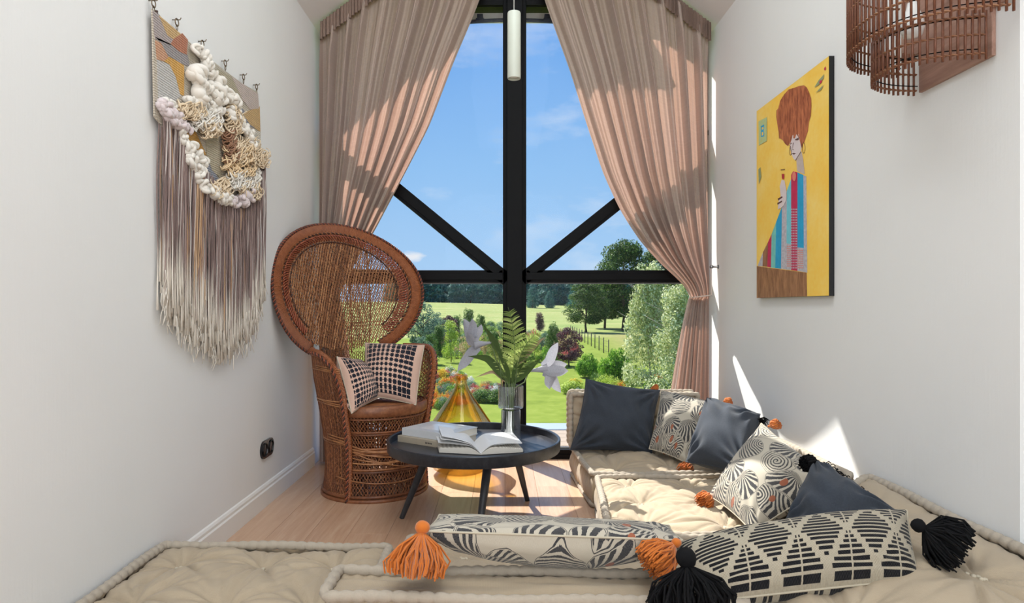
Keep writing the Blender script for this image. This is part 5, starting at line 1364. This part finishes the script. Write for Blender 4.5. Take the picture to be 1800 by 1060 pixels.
    poly([(45, 320), (62, 250), (100, 190), (140, 145), (190, 130), (240, 112), (285, 105), (310, 125), (330, 165), (352, 230), (354, 300), (348, 390), (330, 450), (322, 530), (302, 590), (285, 640), (262, 640), (160, 560), (150, 640), (138, 672), (112, 655), (88, 620), (70, 606), (52, 600), (48, 540), (36, 470), (26, 400), (28, 340)], hair, 'hair', H5)
    poly([(150, 640), (165, 585), (195, 560), (235, 560), (258, 600), (266, 660), (255, 720), (232, 775), (205, 806), (186, 790), (170, 750), (155, 700)], skin, 'face', H5)
    for pts in ([(150, 660), (160, 560), (185, 500), (175, 590), (160, 640)], [(185, 600), (190, 480), (215, 470), (225, 520), (240, 600), (215, 560), (200, 600)], [(240, 600), (235, 520), (262, 540), (275, 640), (262, 690)]): poly(pts, hair, 'fringe_lock', H5)
    for pts in ([(200, 612), (238, 590), (242, 598), (204, 620)], [(212, 612), (236, 604), (238, 612), (216, 622)], [(156, 650), (172, 640), (173, 648), (158, 658)], [(182, 640), (190, 640), (180, 700), (196, 708), (178, 708)], [(170, 742), (190, 736), (212, 740), (192, 752)],
                [(255, 722), (260, 724), (208, 808), (203, 806)], [(152, 660), (156, 660), (172, 752), (168, 752)]): poly(pts, line, 'drawn_line', H5)
    def ring(cx, cy, rx, ry, w):
        m = MB(); lay[0] += 1; V = [onx(1360 + (cx + rx * math.cos(a)) / 5.3, 130 + (cy + ry * math.sin(a)) / 5.3, PXF) for a in np.linspace(0, 2 * PI, 25)[:-1]]
        m.tube([Vector((PXF - .0008, v.y, v.z)) for v in V], w, 5, closed=True); m.build('earring', line, t)
    ring(282, 690, 12, 48, .0012); ring(158, 715, 9, 42, .0012)
    poly([(168, 560), (176, 532), (188, 536), (196, 580), (196, 612), (184, 640), (170, 650), (160, 655), (162, 625), (172, 600)], skin, 'hand')
    poly([(160, 610), (178, 600), (180, 606), (162, 618)], line, 'drawn_line'); poly([(158, 628), (178, 618), (178, 624), (159, 636)], line, 'drawn_line')
    poly([(176, 508), (187, 508), (186, 530), (177, 528)], red, 'wine'); poly([(172, 490), (190, 488), (190, 491), (172, 493)], line, 'drawn_line')
    cyr = [(228 + 8 * math.cos(a), 518 + 20 * math.sin(a)) for a in np.linspace(0, 2 * PI, 15)[:-1]]; poly(cyr, org, 'brooch')
    S4 = (1320, 200, 10.6)
    poly([(150, 142), (305, 62), (305, 505), (155, 590)], paint('pale_teal_wash', (170, 196, 160), .1, 60, c2=(196, 200, 120)), 'letter_square', S4)
    poly([(192, 232), (255, 198), (256, 262), (246, 312), (258, 350), (256, 418), (198, 438)], blu, 'letter_b', S4)
    poly([(212, 256), (243, 240), (243, 284), (212, 300)], yl, 'letter_counter', S4); poly([(212, 346), (241, 332), (241, 396), (212, 410)], yl, 'letter_counter', S4)
    for pts in ([(312, 150), (330, 120), (352, 95), (350, 112), (330, 140)], [(318, 172), (338, 150), (350, 140), (340, 160)]): poly([(a, b) for a, b in pts], mst, 'paint_smudge')
    poly([(332, 128), (340, 118), (344, 124), (336, 136)], mag, 'paint_smudge'); poly([(352, 72), (358, 62), (360, 74), (354, 80)], mag, 'paint_smudge')
    poly([(80, 490), (88, 480), (92, 520), (82, 550)], mst, 'paint_smudge')
painting()

# ------------------------------------------------------------------ woven wall hanging on the left wall
def tapestry():
    TX = XL + .022; y0, y1 = 2.334, 3.335
    t = thing('wall_hanging', 'woven wool wall hanging with long taupe and cream fringe on the left wall', 'wall hanging', (XL, 2.83, .83), world=True)
    def yarn(name, c, hor=True):
        M = Mat(name); o, x, y, z = M.uv(obj=True); s = (y * 900 + M.noise(o, 30, 2) * 3).sin() * .5 + ((z * 700).sin() * .5); n = M.noise(o, 40, 3); b = s2l(c)
        col = M.mix(n * .6 + (s * .2 + .2), tuple(v * .78 for v in b), tuple(min(1, v * 1.18) for v in b)); return M.done(M.pbr(col, .95, M.bump(s + n, .8, .004), spec=.1, sheen=.2))
    base = yarn('beige_weave', (206, 194, 176)); cs = dict(lilac=yarn('lilac_grey_weave', (182, 168, 166)), ochre=yarn('tan_weave', (214, 176, 122)), terra=yarn('terracotta_weave', (190, 122, 92)), grey=yarn('grey_weave', (160, 152, 152)),
              peach=yarn('peach_weave', (214, 160, 126)), must=yarn('mustard_weave', (222, 168, 82)), pale=yarn('pale_grey_weave', (206, 202, 198)), pink=yarn('pale_pink_weave', (212, 194, 186)), sage=yarn('sage_beige_weave', (190, 178, 152)), cream=yarn('cream_weave', (222, 214, 200)), slate=yarn('slate_weave', (150, 152, 164)))
    # backing: top edge straight, bottom edge follows the ring of wool down to a point
    outline = [(268, 16), (310, 55), (355, 92), (395, 124), (428, 148), (453, 162), (458, 270), (462, 300), (440, 345), (400, 362), (370, 356), (330, 300), (300, 240), (272, 205)]
    def plate(pts, mat, name, X_, th=.004):
        V = [onx(a, b, TX) for a, b in pts]; V = [Vector((X_, v.y, v.z)) for v in V]; m = MB(); m.prism(V, (-th, 0, 0)); return m.build(name, mat, t, smooth=False)
    plate(outline, base, 'backing', TX, .005)
    A = lambda pts: [(250 + a / 5.3, b / 5.3) for a, b in pts]; B = lambda pts: [(250 + a / 4.61, 160 + b / 4.61) for a, b in pts]
    k = 0
    for col, pts in [('lilac', A([(95, 100), (160, 140), (230, 330), (290, 370), (260, 420), (115, 360)])), ('ochre', A([(150, 140), (420, 370), (350, 330), (290, 370), (230, 330)])), ('terra', A([(290, 360), (370, 310), (420, 370), (410, 510), (340, 480), (260, 410)])),
                     ('grey', A([(115, 340), (260, 410), (420, 510), (440, 620), (330, 580), (220, 500), (170, 400)])), ('peach', A([(120, 375), (170, 400), (240, 530), (200, 570), (135, 555)])), ('must', A([(200, 570), (245, 530), (340, 580), (385, 610), (385, 890), (350, 880), (310, 720), (250, 600)])),
                     ('pale', A([(135, 555), (250, 600), (320, 720), (360, 890), (280, 970), (150, 960)])), ('sage', A([(700, 640), (830, 720), (930, 900), (900, 1000), (780, 860), (700, 720)])), ('pink', A([(830, 715), (1075, 875), (1085, 1010), (1000, 1020), (930, 930)])),
                     ('slate', B([(740, 60), (840, 180), (950, 310), (870, 290), (800, 200)])), ('ochre', B([(810, 180), (950, 125), (955, 330), (870, 270)])), ('cream', B([(830, 300), (955, 332), (960, 560), (880, 500), (850, 400)])), ('must', B([(330, 310), (430, 330), (520, 520), (480, 515), (340, 430)])),
                     ('slate', B([(410, 485), (520, 540), (630, 740), (560, 720), (500, 590)])), ('sage', B([(510, 380), (620, 340), (645, 720), (560, 640), (520, 520)])), ('lilac', B([(430, 640), (500, 600), (560, 730), (520, 790), (430, 720)]))]:
        plate(pts, cs[col], 'woven_patch', TX + .0016 + .0004 * (k % 3), .002); k += 1
    # side selvedge
    m = MB(); m.tube([Vector((TX - .006, y0 - .004, 2.10)), Vector((TX - .006, y0 - .002, 1.76))], .006, 8); m.build('selvedge', yarn('dark_selvedge', (84, 62, 54)), t)
    # hanging rod and rings
    
    M_ring = plain('bronze_ring', (120, 104, 84), .3, metal=1)
    for px, py in ((270, 12), (311, 45), (356, 82), (396, 116), (428, 140), (451, 157)):
        v = onx(px, py, TX - .004); m = MB(); m.tube([Vector((v.x, v.y, v.z + .012)) + Vector((0, .013 * math.cos(a), .014 * math.sin(a))) for a in np.linspace(0, 2 * PI, 17)[:-1]], .0021, 6, closed=True)
        m.tube([Vector((XL, v.y, v.z + .022)), Vector((XL + .03, v.y, v.z + .022)), Vector((XL + .034, v.y, v.z + .030))], .002, 6); m.tube([Vector((v.x, v.y, v.z)) + Vector((0, .006 * math.cos(a), -.008 + .012 * math.sin(a))) for a in np.linspace(0, 2 * PI, 13)[:-1]], .0016, 6, closed=True); m.build('hanging_ring', M_ring, t)
    # wool roving : fat loops
    M_wool = plain('cream_wool_roving', (232, 226, 216), .95, bumpn=(30, .4), var=.06, sheen=.5); M_wool2 = plain('lilac_wool_roving', (214, 200, 200), .95, bumpn=(30, .4), var=.06, sheen=.5); M_wool3 = plain('beige_wool_loops', (224, 202, 170), .95, bumpn=(60, .5), var=.2, sheen=.3)
    def puff(px, py, r, mat, sc=None):
        v = onx(px, py, TX); m = MB(); n = rng.integers(2, 4)
        for i in range(n):
            d = rng.normal(size=3) * r * .35; m.sphere((v.x + r * .45 + abs(d[0]) * .6, v.y + d[1], v.z + d[2]), r * rng.uniform(.6, .95), sub=2, sc=(.85, 1, .8), noise=.06)
        # a loop of roving over the puff
        a0 = rng.uniform(0, 6); m.tube([Vector((v.x + r * (.9 + .3 * math.sin(a * 2)), v.y + r * .8 * math.cos(a + a0), v.z + r * .7 * math.sin(a + a0))) for a in np.linspace(0, 4.2, 14)], r * .33, 7)
        m.build('wool_puff', mat, t)
    r4 = random.Random(8)
    def run(pts, r, mat, n, jit=3):
        L = [0]
        for a, b in zip(pts, pts[1:]): L.append(L[-1] + math.hypot(b[0] - a[0], b[1] - a[1]))
        for k in range(n):
            s = L[-1] * k / (n - 1); px = np.interp(s, L, [p[0] for p in pts]); py = np.interp(s, L, [p[1] for p in pts]); puff(px + r4.uniform(-jit, jit), py + r4.uniform(-jit, jit), r * r4.uniform(.8, 1.2), mat)
    run([(337, 85), (352, 108), (365, 130)], .030, M_wool, 6); run([(332, 125), (345, 150), (340, 160), (362, 160), (375, 172)], .036, M_wool, 9)
    run([(374, 150), (398, 175), (408, 188)], .030, M_wool, 6); run([(325, 178), (350, 185), (378, 198), (360, 170)], .026, M_wool, 8)
    run([(278, 185), (290, 205), (305, 215), (318, 228)], .026, M_wool2, 12); run([(288, 183), (300, 192)], .02, M_wool, 3)
    run([(312, 235), (320, 260), (330, 285), (340, 300)], .027, M_wool, 7); run([(330, 262), (352, 288), (338, 308)], .024, M_wool, 5)
    run([(348, 325), (365, 335), (380, 348), (395, 352)], .027, M_wool, 7); run([(400, 352), (420, 356), (430, 345)], .030, M_wool2, 5)
    run([(395, 200), (412, 215), (425, 232), (435, 250)], .028, M_wool, 8); run([(428, 318), (440, 330), (445, 300)], .022, M_wool, 4)
    # curly beige loops
    def curls(px, py, w, h, n, mat, r=.003):
        m = MB()
        for _ in range(n):
            v = onx(px + r4.uniform(-w, w), py + r4.uniform(-h, h), TX); R = r4.uniform(.010, .024); a0 = r4.uniform(0, 6); tl = r4.uniform(-1, 1)
            m.tube([Vector((v.x + .012 + R * (1 - math.cos(a)) * .7, v.y + R * math.cos(a + a0) + .003 * a * tl, v.z + R * math.sin(a + a0 * 1.3))) for a in np.linspace(0, 5.4, 11)], r * r4.uniform(.6, 1.2), 5)
        m.build('looped_yarn', mat, t)
    curls(322, 195, 20, 10, 80, M_wool3); curls(352, 212, 22, 14, 110, M_wool); curls(362, 224, 16, 14, 90, M_wool3); curls(402, 212, 12, 22, 90, M_wool3)
    curls(420, 262, 22, 20, 150, M_wool3); curls(410, 282, 24, 24, 140, plain('tan_silk_loops', (232, 204, 164), .7, var=.2)); curls(448, 278, 14, 12, 70, M_wool3); curls(420, 318, 26, 12, 130, M_wool); curls(430, 335, 18, 12, 70, M_wool3); curls(378, 330, 16, 12, 60, M_wool3); curls(395, 255, 8, 26, 70, plain('brown_yarn_loops', (150, 112, 88), .9, var=.3))
    # fringe : dip-dyed cords, taupe above, cream at the ends
    def cord_mat(name, c, c2):
        M = Mat(name); o, x, y, z = M.uv(); r = M.rnd(True); b = s2l(c); b2 = s2l(c2); col = M.mix(r, b, b2); f = ((x - .66 - (r - .5) * .25) * 5).max(0).min(1)
        cr = M.mix(r, s2l((232, 224, 212)), s2l((212, 202, 188))); col2 = M.mix(f, col, cr); return M.done(M.pbr(col2, .9, spec=.15, sheen=.3))
    mats = [cord_mat('taupe_cords', (112, 92, 88), (158, 136, 130)), cord_mat('pale_cords', (186, 172, 166), (206, 196, 190)), cord_mat('tan_cords', (176, 136, 104), (198, 164, 130))]
    ztop = lambda y: np.interp(y, [2.334, 2.45, 2.62, 2.80, 2.97, 3.12, 3.28, 3.345], [1.77, 1.74, 1.62, 1.56, 1.49, 1.52, 1.68, 1.80])
    zbot = lambda y: np.interp(y, [2.334, 2.42, 2.62, 2.85, 3.0, 3.15, 3.26, 3.345], [1.06, 1.00, .90, .82, .87, .90, .99, 1.12])
    for mi, n, nm in ((0, 420, 'fringe_cords'), (1, 90, 'fringe_cords'), (2, 60, 'fringe_cords')):
        m = MB()
        for k in range(n):
            y = r4.uniform(2.338, 3.345) if mi < 2 else r4.choice((r4.gauss(2.60, .05), r4.uniform(2.36, 3.1))); y = min(max(y, 2.336), 3.345); za = ztop(y); zb = zbot(y) + r4.uniform(-.03, .12); x0 = TX + r4.uniform(-.008, .020); ph = r4.uniform(0, 6)
            N = 12; pts = []; dr = r4.uniform(-.015, .015)
            for i in range(N):
                f = i / (N - 1); pts.append(Vector((x0 + .004 * math.sin(f * 5 + ph), y + dr * f + .0035 * math.sin(f * 9 + ph) * (1 + f), za + (zb - za) * f)))
            V, Fc, uv = tube(pts, [.0026] * (N - 2) + [.003, .0045], 5); L = uv[:, 0].max(); uv[:, 0] /= L; m.add(V, Fc, 0, uv)
        o = m.build(nm, mats[mi], t); 
    # frayed cream ends
    m = MB()
    for k in range(260):
        y = r4.uniform(2.34, 3.34); zb = zbot(y) + r4.uniform(-.02, .14); v = Vector((TX + r4.uniform(-.005, .022), y, zb)); m.tube([v, v + Vector((r4.uniform(-.006, .006), r4.uniform(-.012, .012), -.03)), v + Vector((r4.uniform(-.008, .008), r4.uniform(-.018, .018), -.065))], .0016, 4)
    o = m.build('frayed_ends', plain('cream_yarn', (228, 220, 208), .95, var=.08), t)
tapestry()

# ------------------------------------------------------------------ every clump and far tree gets its own label by its place
def ordinal(n):
    ones = ['', 'first', 'second', 'third', 'fourth', 'fifth', 'sixth', 'seventh', 'eighth', 'ninth', 'tenth', 'eleventh', 'twelfth', 'thirteenth', 'fourteenth', 'fifteenth', 'sixteenth', 'seventeenth', 'eighteenth', 'nineteenth']
    tens = ['', '', 'twent', 'thirt', 'fort', 'fift']
    if n < 20: return ones[n]
    return tens[n // 10] + ('ieth' if n % 10 == 0 else 'y-' + ones[n % 10])
groups = {}
for o in SC.objects:
    if o.parent is None and o.get('group') and o.get('label'): groups.setdefault(o['group'], []).append(o)
for g, L in groups.items():
    if len({o['label'] for o in L}) == len(L) or len(L) < 2: continue
    L.sort(key=lambda o: o.location.x / o.location.y)
    for k, o in enumerate(L):
        pos = 'leftmost' if k == 0 else 'rightmost' if k == len(L) - 1 else ordinal(k + 1) + ' from the left'
        o['label'] = pos + ' of the ' + ' '.join(w for w in g.split() if w not in ('leafy', 'the'))
